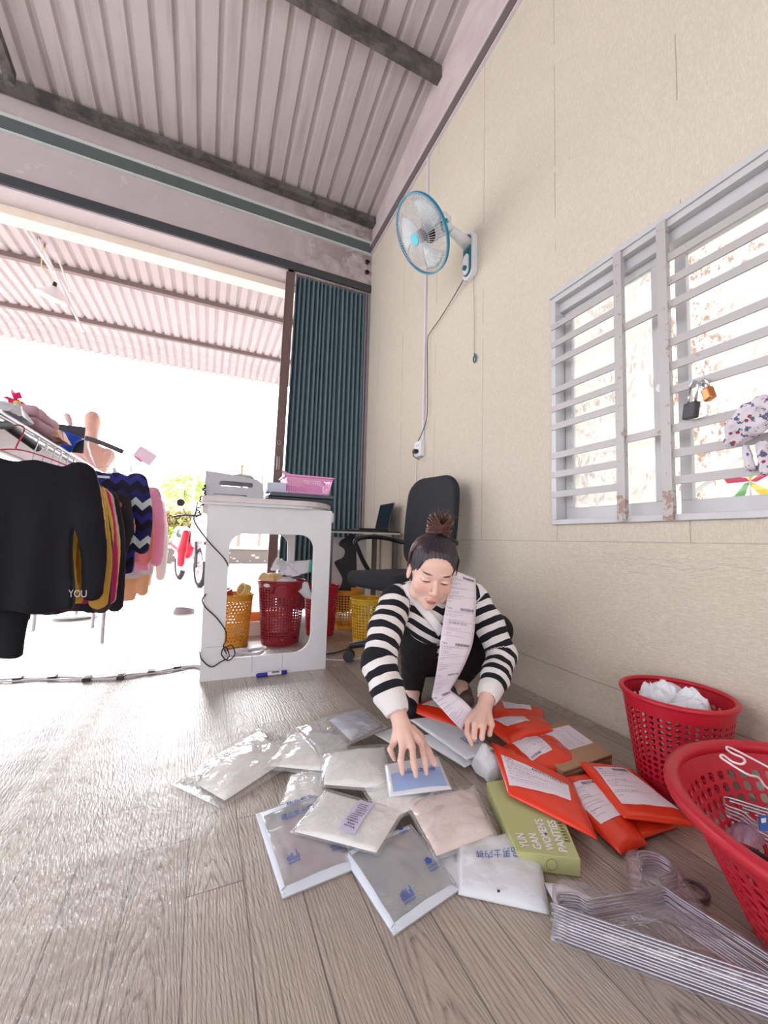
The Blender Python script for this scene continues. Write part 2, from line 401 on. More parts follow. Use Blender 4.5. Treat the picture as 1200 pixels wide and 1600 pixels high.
m_pink = plaster('pink_plaster', (196, 180, 184), (210, 196, 196), .15, 2)
m_cream = plaster('cream_plaster', (236, 222, 206), (240, 230, 218), .1)
m_strip = simple('green_grey_paint', (88, 96, 96), .55, bump=.2)
m_edge = simple('pale_teal_paint', (198, 204, 202), .6)
m_steel = simple('dark_grey_steel', (70, 74, 78), .5, .3, bump=.15)
m_dark = plaster('weathered_dark_timber', (72, 68, 70), (104, 98, 98), .6, 8)
WY0, WY1, WZ0, WZ1 = .478, 1.315, .77, 1.816
def wall_right():
    T = .14; b = MB(); x0, x1 = W, W+T
    y0, y1 = -3.0, D+.25
    b.box((x0, WY1, 0), (x1, y1, 3.665)); b.box((x0, y0, 0), (x1, WY0, 3.665)); b.box((x0, WY0, 0), (x1, WY1, WZ0)); b.box((x0, WY0, WZ1), (x1, WY1, 3.665))
    b.build('wall_right', m_wall, kind='structure')
wall_right()
# plaster above the moulding follows the roof slope
b = MB(); v = []
for y in (-3.0, D+.25):
    v += [(W, y, 3.665), (W+.14, y, 3.665), (W+.14, y, roofz(y)+.1), (W, y, roofz(y)+.1)]
b.add(v, [(0,1,2,3),(4,7,6,5),(0,3,7,4),(1,5,6,2),(3,2,6,7),(0,4,5,1)]).build('wall_right_upper', m_pink, kind='structure')
# moulding strips
MB().box((W-.028, -3, 3.63), (W, D-.028, 3.70)).build('trim_1', simple('brown_grey_paint', (104, 94, 92), .6), kind='structure')
MB().box((W-.034, -3, 3.70), (W, D-.03, 3.715)).box((W-.02, -3, 3.617), (W, D-.03, 3.63)).build('trim_2', simple('pale_lilac_paint', (208, 200, 206), .6), kind='structure')
MB().box((-4.6, D-.03, 3.63), (W, D, 3.72)).build('trim_3', m_strip, kind='structure')
MB().box((-4.6, D-.036, 3.72), (W, D, 3.745)).box((-4.6, D-.022, 3.612), (W, D, 3.63)).build('trim_4', m_edge, kind='structure')
# front wall over the doorway
MB().box((-4.6, D, 3.2), (W, D+.2, 3.96)).build('wall_front', m_plast_stain, kind='structure')
MB().box((-4.6, D-.02, 3.215), (W-.002, D+.06, 3.29)).build('trim_5', m_steel, kind='structure')
MB().box((-4.6, D+.2, 3.13), (W+.6, D+.34, 3.5)).build('wall_front_beam', m_cream, kind='structure')
MB().box((-4.6, D, 0), (-3.3, D+.2, 3.2)).build('wall_front_left', m_plast, kind='structure')
# anchors in the stained plaster
for z in (3.42, 3.53):
    t = empty('pipe_stub', (1.36, D, z), ('lower' if z < 3.5 else 'upper')+' rusty stub poking from the stained plaster beside the wall corner', 'bracket'); MB().cyl((1.36, D, z), (1.36, D-.03, z), .018, 10).box((1.335, D-.03, z-.006), (1.385, D-.022, z+.006)).build('stub', simple('rust', (60, 40, 40), .9), t)
# ceiling: corrugated sheets
def corr(name, mat, x0, x1, fn, pitch=.142, rib=.036, dep=.026, ny=1, kind='structure', yr=(0, 1)):
    b = MB(); xs = []; x = x0
    while x < x1:
        xs += [(x, 0), (x+pitch-rib-.016, 0), (x+pitch-rib, dep), (x+pitch-.016, dep)]; x += pitch
    xs.append((x, 0)); n = len(xs)
    for j in range(ny+1):
        for (xx, dz) in xs: b.v.append(fn(xx, j/ny, dz))
    for j in range(ny):
        for i in range(n-1): b.f.append((j*n+i, j*n+i+1, (j+1)*n+i+1, (j+1)*n+i))
    return b.build(name, mat, kind=kind, solid=.003)
def roofmat(name, a, c2, dirt=.5):
    g = N(name); p = g.pos(); n1 = g.noise(p, 1.3, 5, .6, .5); n2 = g.noise(g.map(p, (9, .8, 1)), 1.5, 4, .6); n3 = g.noise(p, 140, 3, .7)
    c = g.mix(n1, srgb(*a), srgb(*c2)); c = g.mix(g.ramp(n2, [(.5, 0.0), (.8, dirt)]), c, srgb(118, 108, 108)); c = g.mix(g.ramp(n3, [(.55, 0.0), (.8, .35)]), c, srgb(150, 138, 136))
    g.l(c, g.p.inputs['Base Color']); g.set(Roughness=.6, Metallic=.0); g.bump(n3, .25, .002); return g.m
m_roof = roofmat('roof_sheet', (178, 168, 168), (198, 188, 188))
corr('ceiling', m_roof, -4.6, W, lambda x, t, dz: (x, -3+(D+.05+3)*t, roofz(-3+(D+.05+3)*t)+dz), ny=4)
# purlins
b = MB(); b.box((-4.6, D-.10, roofz(D)-.065), (W-.004, D-.02, roofz(D)-.004)).build('ceiling_purlin', m_dark, kind='structure')
for y in (2.36, 1.0, -.4):
    z = roofz(y); MB().box((-4.6, y-.03, z-.10), (W-.002, y+.035, z-.006)).build('ceiling_purlin', m_dark, kind='structure')
MB().add([(-1.46,-1,roofz(-1)-.16),(-1.40,-1,roofz(-1)-.16),(-1.40,3.45,roofz(3.45)-.16),(-1.46,3.45,roofz(3.45)-.16),(-1.46,-1,roofz(-1)-.1),(-1.40,-1,roofz(-1)-.1),(-1.40,3.45,roofz(3.45)-.1),(-1.46,3.45,roofz(3.45)-.1)],
  [(0,3,2,1),(4,5,6,7),(0,1,5,4),(1,2,6,5),(2,3,7,6),(3,0,4,7)]).build('ceiling_rafter', m_dark, kind='structure')
MB().cyl((-1.43,3.45,roofz(3.45)-.2),(-1.43,3.45,roofz(3.45)-.1),.03,10).build('ceiling_rafter_foot', m_dark, kind='structure')
# ---- folding steel gate
def gate():
    r = empty('door_1', (1.0, D+.06, 0)); r['kind'] = 'structure'
    b = MB(); pts = []; x = .655; i = 0; rnd = random.Random(3)
    while x < 1.36:
        wd = .044*rnd.uniform(.8, 1.2); pts += [(x, 0), (x+.010, 0), (x+.016, .05), (x+wd*.62, .055), (x+wd*.85, .012)]; x += wd
    n = len(pts); lean = .055
    for z in (0.03, 3.22):
        for (xx, yy) in pts:
            k = (1.36-xx)/(1.36-.655); b.v.append(Vector((xx-(1-z/3.22)*lean*k, D+.02+yy, z)))
    for i in range(n-1): b.f.append((i, i+1, n+i+1, n+i))
    g = N('teal_gate_paint'); p = g.pos(); nf = g.noise(g.map(p, (30, 30, 1)), 1.0, 3)
    g.l(g.mix(nf, srgb(86, 108, 116), srgb(106, 130, 138)), g.p.inputs['Base Color']); g.set(Roughness=.42); g.p.inputs['Specular IOR Level'].default_value = .5
    b.build('folding_panel', g.m, r, solid=.0015)
    m_post = simple('brown_steel', (112, 92, 90), .5, .2, bump=.1)
    q = MB(); L = -.06
    for (a, c, e, f_) in ((.575, .628, 0, .03), (.562, .576, .012, .022), (.628, .640, -.004, .03)):
        v = [];
        for z in (0, 3.22):
            s = (1-z/3.22)*L
            v += [(a+s, D+e, z), (c+s, D+e, z), (c+s, D+e+f_, z), (a+s, D+e+f_, z)]
        q.add(v, [(0,3,2,1),(4,5,6,7),(0,1,5,4),(1,2,6,5),(2,3,7,6),(3,0,4,7)])
    q.build('lead_post', m_post, r)
    m_w = simple('worn_pale_metal', (176, 164, 166), .4, .4)
    s = (1-1.35/3.22)*L
    MB().tube([(.585+s, D-.004, 1.30), (.585+s, D-.012, 1.32), (.585+s, D-.012, 1.40), (.585+s, D-.004, 1.42)], .006).tube([(.603+s, D-.004, 1.30), (.603+s, D-.012, 1.32), (.603+s, D-.012, 1.40), (.603+s, D-.004, 1.42)], .006).build('handle', m_w, r)
    MB().tube([(.594+s+.014*math.cos(a), D-.003, 1.55+.018*math.sin(a)) for a in np.linspace(0, 6.28, 14)], .003).build('lock', m_w, r)
    MB().box((1.365, D, 0), (1.375, D+.05, 3.2)).box((1.385, D-.01, 0), (1.412, D+.05, 3.2)).build('side_rail', simple('grey_rail', (138, 130, 134), .6, bump=.2), r)
gate()
# ---- outdoor canopy
m_can = roofmat('canopy_sheet', (182, 168, 170), (196, 182, 184), .2)
def canf(x, t, dz):
    y = D+.345+(6.55-D-.345)*t; z = 3.25+.02*(y-4)
    if t > .80: z -= .5*(t-.80)**2*6; z += .0045*math.sin(t*300)
    return (x, y, z+dz)
r = corr('awning', m_can, -5.2, 1.9, canf, ny=110, kind=None, pitch=.104, rib=.034, dep=.022); tag(r, 'corrugated sheet awning outside above the doorway', 'awning')
m_pipe = simple('brown_grey_pipe', (130, 112, 110), .6)
for y, dd in ((4.66, 'nearer'), (5.78, 'farther')):
    MB().box((-5.2, y-.025, 3.25+.02*(y-4)-.05), (1.9, y+.025, 3.25+.02*(y-4)-.004)).build('awning_rail', m_pipe, label='%s steel rail carrying the outdoor awning' % dd, cat='rail', group=None)
# ---- window
def window():
    r = empty('window_1', (W, .9, WZ0)); r['kind'] = 'structure'
    m_al = simple('grey_aluminium', (196, 196, 198), .45, .15, bump=.1)
    g = N('rusty_silver_paint'); p = g.pos(); n1 = g.noise(p, 45, 5, .7)
    jy = g.sep(p)[1]; k1 = g.math('LESS_THAN', g.math('ABSOLUTE', g.math('SUBTRACT', jy, .985)), .03); k2 = g.math('LESS_THAN', g.math('ABSOLUTE', g.math('SUBTRACT', jy, .82)), .03)
    low = g.math('LESS_THAN', g.sep(p)[2], .87); k1 = g.math('ADD', g.math('MULTIPLY', g.math('MAXIMUM', k1, k2), .06), g.math('MULTIPLY', g.math('MULTIPLY', g.math('MAXIMUM', k1, k2), low), .12)); thr = g.math('SUBTRACT', .68, k1)
    ru = g.math('GREATER_THAN', n1, thr)
    g.l(g.mix(g.math('MULTIPLY', ru, .75), srgb(182, 178, 178), srgb(146, 112, 92)), g.p.inputs['Base Color']); g.set(Roughness=.5, Metallic=.2); m_gr = g.m
    x0 = W-.012
    b = MB()
    for (ya, yb, za, zb) in ((WY0, WY1, WZ0, WZ0+.022), (WY0, WY1, WZ1-.028, WZ1), (WY0, WY0+.025, WZ0+.022, WZ1-.028), (WY1-.025, WY1, WZ0+.022, WZ1-.028)):
        b.box((x0, ya, za), (W+.1, yb, zb))
    b.box((x0-.008, WY0-.012, WZ1-.004), (W, WY1+.004, WZ1+.018))
    b.box((x0+.03, WY0+.025, WZ1-.07), (W+.1, WY1-.025, WZ1-.028))
    b.build('window_frame', m_al, r, bevel=.002)
    # sashes
    def sash(ya, yb, x, name, gm):
        s = MB(); z0, z1 = WZ0+.024, WZ1-.07; wd = .036
        s.box((x, ya, z0), (x+.022, yb, z0+.05)).box((x, ya, z1-.03), (x+.022, yb, z1)).box((x, ya, z0+.05), (x+.022, ya+wd, z1-.03)).box((x, yb-wd, z0+.05), (x+.022, yb, z1-.03))
        so = s.build(name, m_al, r, bevel=.002)
        MB().box((x+.009, ya+wd-.004, z0+.046), (x+.013, yb-wd+.004, z1-.026)).build('pane', gm, so)
    gf = film('frosted_glass', (.97, 1, .99), .32, .3, 90, .3, .05)
    gc = film('clear_glass', (.98, 1, .99), .02, .02, 5, .02, .03)
    sash(.862, 1.288, W+.045, 'sliding_sash', gf)
    sash(.500, .832, W+.072, 'sliding_sash', gc)
    MB().box((W+.02, .838, 1.18), (W+.045, .852, 1.29)).cyl((W+.02, .845, 1.235), (W-.002, .845, 1.235), .016, 12).build('sash_knob', simple('white_plastic_knob', (235, 235, 238), .3), r)
    # grille
    gx = W-.012; vx = gx-.004
    for y in (.981, .819): MB().box((vx-.008, y-.016, WZ0+.004), (vx+.012, y+.016, WZ1-.002)).build('grille_post', m_gr, r)
    zs = []
    for py in (508.7, 536.9, 565, 610, 638, 666.6, 711.9, 741.6, 772.8): zs.append(pl(874, py, 0, W).z)
    for i, z in enumerate(zs):
        MB().box((gx-.004, .99, z-.0135), (gx+.004, WY1-.004, z+.0135)).build('grille_bar', m_gr, r)
        MB().box((gx-.004, WY0+.004, z-.0135), (gx+.004, .81, z+.0135)).build('grille_bar', m_gr, r)
        if i in (2, 6): MB().box((gx-.004, .83, z-.0135), (gx+.004, .972, z+.0135)).build('grille_bar', m_gr, r)
    return zs
bar_z = window()
# ---- what stands outside the window
g = N('flaking_white_wall'); p = g.pos(); n1 = g.noise(g.map(p, (1, 1, .6)), 26, 6, .75); n2 = g.noise(p, 2.2, 3)
zz = g.sep(p)[2]; msk = g.math('MULTIPLY', g.ramp(n2, [(.35, 0.0), (.55, 1.0)]), g.math('GREATER_THAN', n1, .545))
g.l(g.mix(g.math('MULTIPLY', msk, .8), srgb(240, 236, 232), srgb(150, 92, 70)), g.p.inputs['Base Color']); g.set(Roughness=.9)
MB().box((3.1, -3, -.1), (3.25, 6, 3.1)).build('neighbour_wall', g.m, label='flaking whitewashed neighbour wall seen through the window grille', cat='wall')
# ---- ground outside
g = N('pale_concrete'); p = g.pos(); n1 = g.noise(p, 1.5, 5, .6); g.l(g.mix(n1, srgb(214, 208, 204), srgb(232, 228, 224)), g.p.inputs['Base Color']); g.set(Roughness=.7); g.bump(g.noise(p, 60, 4), .2, .003)
MB().add([(-60,D+.12,-.02),(60,D+.12,-.02),(60,90,-.02),(-60,90,-.02)], [(0,1,2,3)]).build('ground', g.m, kind='structure')
MB().add([(W+.14,-3,-.02),(12,-3,-.02),(12,D+.12,-.02),(W+.14,D+.12,-.02)], [(0,1,2,3)]).build('ground_side', g.m, kind='structure')

MB().box((-4.6, -3.14, 2.5), (W+.14, -3.0, 5.3)).box((.6, -3.14, -.02), (W+.14, -3.0, 2.5)).build('wall_back', m_pink, kind='structure')  # unseen wall added for contrast; its wide opening lets fill light in from behind

MB().box((-4.74, -3, -.02), (-4.6, -.8, 5.3)).build('wall_left', m_pink, kind='structure')  # unseen partial wall, added to cut side light and strengthen the floor glare
# ======================= shared object materials =======================
m_white = simple('white_board', (226, 226, 230), .45, var=.02)
m_black = simple('black_plastic', (26, 26, 30), .4, var=.05)
m_cable = simple('black_cable', (20, 20, 24), .5)
m_wcable = simple('white_cable', (228, 226, 232), .5)
m_paper = simple('white_paper', (238, 236, 244), .7, var=.02)
m_ink = simple('black_ink', (52, 50, 58), .7)
m_grey_ink = simple('grey_ink', (120, 118, 130), .7)
m_blue_ink = simple('blue_ink', (60, 96, 176), .6)
m_orange = simple('orange_red_mailer_film', (228, 56, 26), .28, var=.05, bump=.25, bsc=22, spec=.6)
m_red = simple('red_plastic', (186, 24, 48), .38, var=.04)
m_dred = simple('dark_red_plastic', (150, 26, 44), .4, var=.04)
m_yel = simple('yellow_plastic', (226, 156, 50), .42, var=.05)
m_chrome = simple('bright_wire', (205, 205, 214), .25, .8)
m_film = film('clear_poly_film', (1, 1, 1), .12, .09, 9, .6, .03, .22, .15)
m_frost = film('frosted_zip_film', (.97, .98, 1.0), .38, .2, 10, .25, .03, .15, .2)
m_wfilm = film('white_frosted_film', (.96, .98, 1.02), .86, .22, 10, .25, .02, .12, .12)
# ======================= perforated baskets =======================
def hole_pts(kind, k=8):
    out = []
    for i in range(k):
        a = 2*math.pi*i/k+math.pi/k*0
        c, s = math.cos(a), math.sin(a)
        if kind == 'round': out.append((.35*c, .38*s))
        elif kind == 'slot': out.append((.33*(abs(c)**.6)*(1 if c > 0 else -1), .40*(abs(s)**.6)*(1 if s > 0 else -1)))
        elif kind == 'drop': x, y = .36*c, .38*s; out.append((x+y*.35*(1 if y < 0 else .2), y))
        elif kind == 'square': out.append((.36*(abs(c)**.4)*(1 if c > 0 else -1), .36*(abs(s)**.4)*(1 if s > 0 else -1)))
    return out
def perforated(b, fn, nu, nv, kind='round', skip=None, stagger=False):
    """surface fn(u,v), u,v in 0..1, cut by a grid of real holes"""
    H = hole_pts(kind)
    ring = [(.5, 0), (.5, .5), (0, .5), (-.5, .5), (-.5, 0), (-.5, -.5), (0, -.5), (.5, -.5)]
    for j in range(nv):
        for i in range(nu):
            sh = .5 if stagger and j % 2 else 0
            f = lambda x, y: fn((i+.5+sh+x)/nu, (j+.5+y)/nv)
            n = len(b.v)
            if skip and skip(i, j):
                b.v += [Vector(f(*q)) for q in ring]; b.f.append(tuple(n+k for k in range(8))); continue
            b.v += [Vector(f(*q)) for q in ring]+[Vector(f(*q)) for q in H]
            for k in range(8):
                l = (k+1) % 8; b.f.append((n+k, n+l, n+8+l, n+8+k))
def basket(name, label, loc, r0, r1, h, nu, nv, mat, hole='round', rim=.008, group=None, v0=.12, v1=.86, stagger=False, ov=1.0, rot=0, skip=None, cat='basket', flare=0):
    t = empty(name, loc, label, cat, group); L = Vector(loc); ca, sa = math.cos(rot), math.sin(rot)
    def P(u, z):
        k = z/h; r = r0+(r1-r0)*k+flare*k**4; a = 2*math.pi*u; x, y = r*math.cos(a)*ov, r*math.sin(a)
        return L+Vector((x*ca-y*sa, x*sa+y*ca, z))
    b = MB()
    b.grid(lambda u, v: P(u, .002+(h*v0-.002)*v), nu, 2)
    perforated(b, lambda u, v: P(u, h*(v0+(v1-v0)*v)), nu, nv, hole, stagger=stagger, skip=skip)
    b.grid(lambda u, v: P(u, h*(v1+(1-v1)*v)), nu, 2)
    n = len(b.v); b.v += [P(i/nu, .003) for i in range(nu)]+[L+Vector((0, 0, .003))]
    for i in range(nu): b.f.append((n+(i+1) % nu, n+i, n+nu))
    b.build('body', mat, t, solid=.0022, weld=.0002, smooth=False)
    R = MB().tube([P(i/48, h) for i in range(48)], rim, 8, closed=True); R.build('rim', mat, t, smooth=True)
    return t, P
# tall red laundry basket by the wall
basket('laundry_basket', 'tall round red plastic laundry basket standing against the cream wall', (1.262, .735, 0), .098, .136, .262, 40, 12, m_red, 'drop', .0075, v0=.13, v1=.86)
# big open red basket in the front corner
t, P = basket('laundry_basket', 'wide red plastic basket at the right front, wire hangers inside', (1.015, .28, 0), .162, .272, .232, 56, 9, m_red, 'slot', .0135, v0=.10, v1=.84, flare=.008)
# big dark red basket inside the counter
basket('laundry_basket', 'dark red basket inside the white counter, heaped with paper packets', (.478, 2.72, 0), .120, .155, .400, 40, 18, m_dred, 'round', .008, v0=.08, v1=.90, skip=lambda i, j: j > 14 and 25 < i < 34)
MB().tube([Vector((.478, 2.72, .362))+Vector((.1545*math.cos(a), .1545*math.sin(a), dz)) for a, dz in [(4.15,-.03),(4.2,.015),(4.35,.028),(4.6,.032),(4.85,.028),(5.0,.015),(5.05,-.03)]], .008, 8).build('basket_handle', m_dred, bpy.data.objects['laundry_basket.002'], smooth=True)
basket('laundry_basket', 'bright red basket standing behind the white counter, half hidden', (.785, 2.86, 0), .10, .125, .345, 36, 14, m_red, 'round', .007, v0=.1, v1=.88)
basket('waste_basket', 'yellow basket inside the counter with tape rolls on top', (.19, 2.74, 0), .088, .108, .315, 30, 13, m_yel, 'round', .006, v0=.1, v1=.9, stagger=True)
basket('waste_basket', 'orange-yellow basket under the dark desk, farther from the chair', (1.03, 3.0, 0), .095, .12, .29, 30, 12, m_yel, 'square', .006, v0=.1, v1=.9)
basket('waste_basket', 'bright yellow basket just behind the office chair seat', (1.03, 2.56, 0), .095, .118, .285, 30, 12, simple('bright_yellow_plastic', (240, 190, 50), .4), 'square', .006, v0=.1, v1=.9)
# ======================= plastic crumple / papers helper =======================
def crumple(name, c, size, mat, label=None, cat=None, group=None, parent=None, seed=0, amp=.5, n=10, flat=.5, rot=0):
    rnd = random.Random(seed); off = Vector((rnd.uniform(0, 99), rnd.uniform(0, 99), rnd.uniform(0, 99)))
    b = MB(); C0 = Vector(c); ca, sa = math.cos(rot), math.sin(rot)
    def f(u, v):
        x, y = (u-.5)*size[0], (v-.5)*size[1]
        q = Vector((x*22, y*22, 0))+off; d = noise.noise_vector(q)*.5+noise.noise_vector(q*2.3)*.3
        e = (4*u*(1-u))*(4*v*(1-v))
        z = size[2]*(e**.4)*(1+amp*d.z)+abs(d.z)*size[2]*amp
        x += d.x*size[0]*.12; y += d.y*size[1]*.12
        return C0+Vector((x*ca-y*sa, x*sa+y*ca, max(0, z)))
    b.grid(f, n, n)
    o = b.build(name, mat, parent, smooth=False, solid=.0006, label=label, cat=cat, group=group); return o
# contents of the tall basket
tp = (1.262, .735)
for i, (dx, dy, z, s, ro) in enumerate(((-.04, .03, .22, .10, .3), (.03, .04, .225, .09, 1.2), (.0, -.035, .215, .10, 2.0))):
    crumple('plastic_bag', (tp[0]+dx, tp[1]+dy, z), (s, s, .05), m_wfilm, '%s crumpled clear plastic bag piled in the tall red basket' % ('leftmost', 'farthest', 'nearest')[i], 'plastic bag', 'plastic bags in the tall basket', seed=i, amp=.9, n=9, rot=ro)
# upright peaks of the bags
b = MB()
for i, (px, py) in enumerate(((1025, 1046), (1056, 1058))):
    p = Vector((tp[0]-.05+.05*i, tp[1]+.03, .235)); b.add([p+Vector((-.03, 0, -.02)), p+Vector((.03, .01, -.02)), p+Vector((.02, 0, .03)), p+Vector((-.008, .006, .055)), p+Vector((-.03, -.01, .02))], [(0,1,2,3,4)])
b.build('plastic_bag', m_wfilm, solid=.0006, label='folded plastic bag standing upright in the tall red basket', cat='plastic bag')
# contents of the dark red basket
bx, by = .478, 2.72
for i, (dx, dy, z, sx, sy, sz, ro, m, lb) in enumerate((
    (-.03, 0, .37, .24, .22, .06, .2, m_paper, 'white paper wrapping heaped at the centre of the dark red basket'),
    (-.08, -.04, .405, .14, .12, .05, .8, simple('kraft_orange', (232, 190, 140), .7), 'orange envelope leaning at the left of the dark red basket'),
    (.05, .02, .43, .16, .14, .06, 1.3, m_paper, 'crumpled white mailer at the back of the dark red basket'),
    (.0, .05, .46, .12, .12, .06, .5, m_wfilm, 'clear plastic packet on top of the dark red basket heap'))):
    crumple('paper_packet', (bx+dx, by+dy, z), (sx, sy, sz), m, lb, 'packet', seed=20+i, amp=.8, n=10, rot=ro)
def sheet(pts, mat, name, label=None, cat=None, parent=None, group=None, th=.001, sub=1, sag=0):
    """thin sheet through four world corners with its own slight bend"""
    a, b_, c, d = [Vector(p) for p in pts]; nrm = (b_-a).cross(d-a).normalized()
    f = lambda u, v: (a*(1-u)+b_*u)*(1-v)+(d*(1-u)+c*u)*v+nrm*sag*math.sin(math.pi*u)*1.0
    return MB().grid(f, 6, 6).build(name, mat, parent, smooth=True, solid=th, label=label, cat=cat, group=group)
sheet([(.52,2.67,.43),(.63,2.64,.46),(.65,2.67,.54),(.55,2.70,.53)], m_paper, 'carton', 'white packet with a teal end on the dark red basket', 'packet', th=.02)
sheet([(.632,2.64,.46),(.648,2.636,.463),(.668,2.666,.543),(.652,2.668,.54)], simple('teal_end', (60, 190, 180), .5), 'teal_end', parent=bpy.data.objects['carton'], th=.021)
sheet([(.48,2.62,.42),(.62,2.60,.40),(.665,2.62,.28),(.60,2.575,.30)], m_paper, 'paper_sheet', 'white paper hanging over the rim of the dark red basket', 'paper', sag=.01)
# tape rolls
def roll(c, ax, r, wd, mat, lb, core=(214, 190, 140)):
    t = empty('tape_roll', c, lb, 'tape'); M = Vector(ax).to_track_quat('Z', 'Y').to_matrix().to_4x4(); M.translation = Vector(c)
    MB().lathe([(r*.72, -wd/2), (r, -wd/2), (r, wd/2), (r*.72, wd/2), (r*.72, -wd/2)], M, 28).build('tape', mat, t)
    MB().lathe([(r*.66, -wd/2), (r*.72, -wd/2), (r*.72, wd/2), (r*.66, wd/2), (r*.66, -wd/2)], M, 28).build('core', simple('card_core', core, .8), t)
roll((.235, 2.70, .345), (-.8, -.45, .35), .042, .045, simple('cream_tape', (238, 214, 130), .25), 'pale yellow tape roll leaning in the yellow basket')
roll((.13, 2.71, .33), (-.2, -.2, 1), .040, .045, simple('red_brown_tape', (176, 60, 50), .3), 'red tape roll lying in the yellow basket')
# orange carton behind
t = empty('storage_box', (.40, 3.08, 0), 'low orange box on the floor behind the yellow basket', 'box')
MB().box((.22, 3.04, 0), (.60, 3.18, .13)).build('box_body', simple('orange_card', (246, 140, 70), .6), t); MB().box((.215, 3.035, .13), (.605, 3.185, .145)).build('box_rim', simple('orange_card_edge', (250, 160, 96), .6), t)
# ======================= white counter =======================
def counter():
    t = empty('counter_table', (.31, 2.2, 0), 'white counter table with rounded cut-out sides near the doorway', 'table')
    yF = 2.10; H = .835
    MF = Matrix(((1,0,0,0),(0,0,-1,yF),(0,1,0,0),(0,0,0,1)))
    out = [(.005, 0), (.610, 0), (.617, H), (-.002, H)]
    hole = rrect(.105, .095, .525, .700, .06, rs=(.02, .085, .075, .075))[::-1]
    v, f = plate([out, hole], .018, MF); MB().add(v, f).build('front_panel', m_white, t, bevel=.002)
    MBk = Matrix(((1,0,0,0),(0,0,-1,2.95),(0,1,0,0),(0,0,0,1)))
    hole = rrect(.085, .095, .545, .705, .06, rs=(.02, .085, .075, .075))[::-1]
    v, f = plate([[(.02, 0), (.595, 0), (.595, H), (.02, H)], hole], .018, MBk)
    MB().add(v, f).build('back_panel', m_white, t, bevel=.002)
    MB().box((.02, 2.11, .735), (.038, 2.94, H)).build('apron', m_white, t); MB().box((.58, 2.11, .735), (.597, 2.94, H)).build('apron', m_white, t)
    # top: left edge straight, right end round
    o = [(-.028, -.02), (.45, -.045)]+[(.45+.245*math.sin(a), .42-.465*math.cos(a)) for a in np.linspace(.1, math.pi-.1, 16)]+[(.45, .885), (-.035, .87)]
    Mt = Matrix.Translation((0, 2.09, .862)); v, f = plate([o], .026, Mt)
    MB().add(v, f).build('table_top', simple('pinkish_white_top', (214, 204, 206), .4), t, bevel=.004)
    o2 = [(x*.97, y*.96+.01) for x, y in o]; v, f = plate([o2], .014, Matrix.Translation((0, 2.09, .842)))
    MB().add(v, f).build('top_lip', m_white, t, bevel=.002)
    MB().box((.613, 2.2, .775), (.665, 2.8, .835)).build('corner_block', m_white, t, bevel=.01)
    for q_ in (((.235, 2.0895, .02), (.238, 2.0915, .10)), ((.382, 2.0895, .02), (.385, 2.0915, .095)), ((.02, 2.0895, .155), (.10, 2.0915, .158))): MB().box(*q_).build('panel_joint', simple('joint_grey', (190, 190, 194), .6), t)
counter()
# things on the counter
def tray():
    t = empty('document_tray', (.10, 2.2, .876), 'grey plastic stand with a slotted side on the left of the counter', 'tray')
    m = simple('light_grey_plastic', (186, 186, 192), .4, var=.02)
    o = [(-.022, 0), (.012, 0), (.025, .018), (.175, .018), (.185, 0), (.258, .006), (.262, .03), (.255, .08), (.225, .103), (.10, .118), (-.020, .128)]
    for y, nm in ((2.135, 'side_panel'), (2.335, 'side_panel')):
        M = Matrix(((1,0,0,0),(0,0,-1,y),(0,1,0,.876),(0,0,0,1)))
        v, f = plate([o, rrect(.045, .058, .205, .084, .013)[::-1]], .004, M); MB().add(v, f).build(nm, m, t)
    MB().grid(lambda u, v: (-.02+.245*u, 2.137+.196*v, .876+.122-.022*u), 4, 2).build('tray_top', simple('grey_lid', (176, 178, 182), .45), t, solid=.004)
    MB().box((0, 2.14, .905), (.25, 2.33, .912)).build('shelf', m, t); MB().box((.012, 2.15, .878), (.24, 2.32, .89)).build('paper_stack', m_paper, t)
    crumple('twist_pack', (.16, 2.24, .992), (.12, .09, .022), simple('grey_plastic', (170, 174, 176), .5), 'small crumpled grey packet on top of the slotted stand', 'packet', seed=61, amp=1.0, n=8)
tray()
t = empty('label_printer', (.46, 2.3, .876), 'flat dark scanner-like device under the pink basket on the counter', 'device')
m_navy = simple('dark_slate_plastic', (66, 72, 84), .4)
MB().add([(.285,2.16,.876),(.64,2.16,.876),(.64,2.44,.876),(.265,2.44,.876),(.285,2.15,.900),(.64,2.15,.900),(.64,2.44,.900),(.265,2.44,.900)], [(0,3,2,1),(4,5,6,7),(0,1,5,4),(1,2,6,5),(2,3,7,6),(3,0,4,7)]).build('device_base', m_navy, t, bevel=.006)
MB().add([(.29,2.14,.904),(.645,2.14,.904),(.645,2.44,.904),(.27,2.44,.904),(.30,2.15,.926),(.64,2.145,.926),(.64,2.44,.926),(.28,2.44,.926)], [(0,3,2,1),(4,5,6,7),(0,1,5,4),(1,2,6,5),(2,3,7,6),(3,0,4,7)]).build('device_lid', simple('slate_lid', (84, 90, 104), .35), t, bevel=.008)
t = empty('tissue_box', (.335, 2.25, .927), 'small pale blue-white box beside the pink basket', 'box')
MB().box((.285, 2.20, .927), (.385, 2.30, .982)).build('box_body', simple('pale_blue_white', (200, 206, 226), .6), t, bevel=.003)
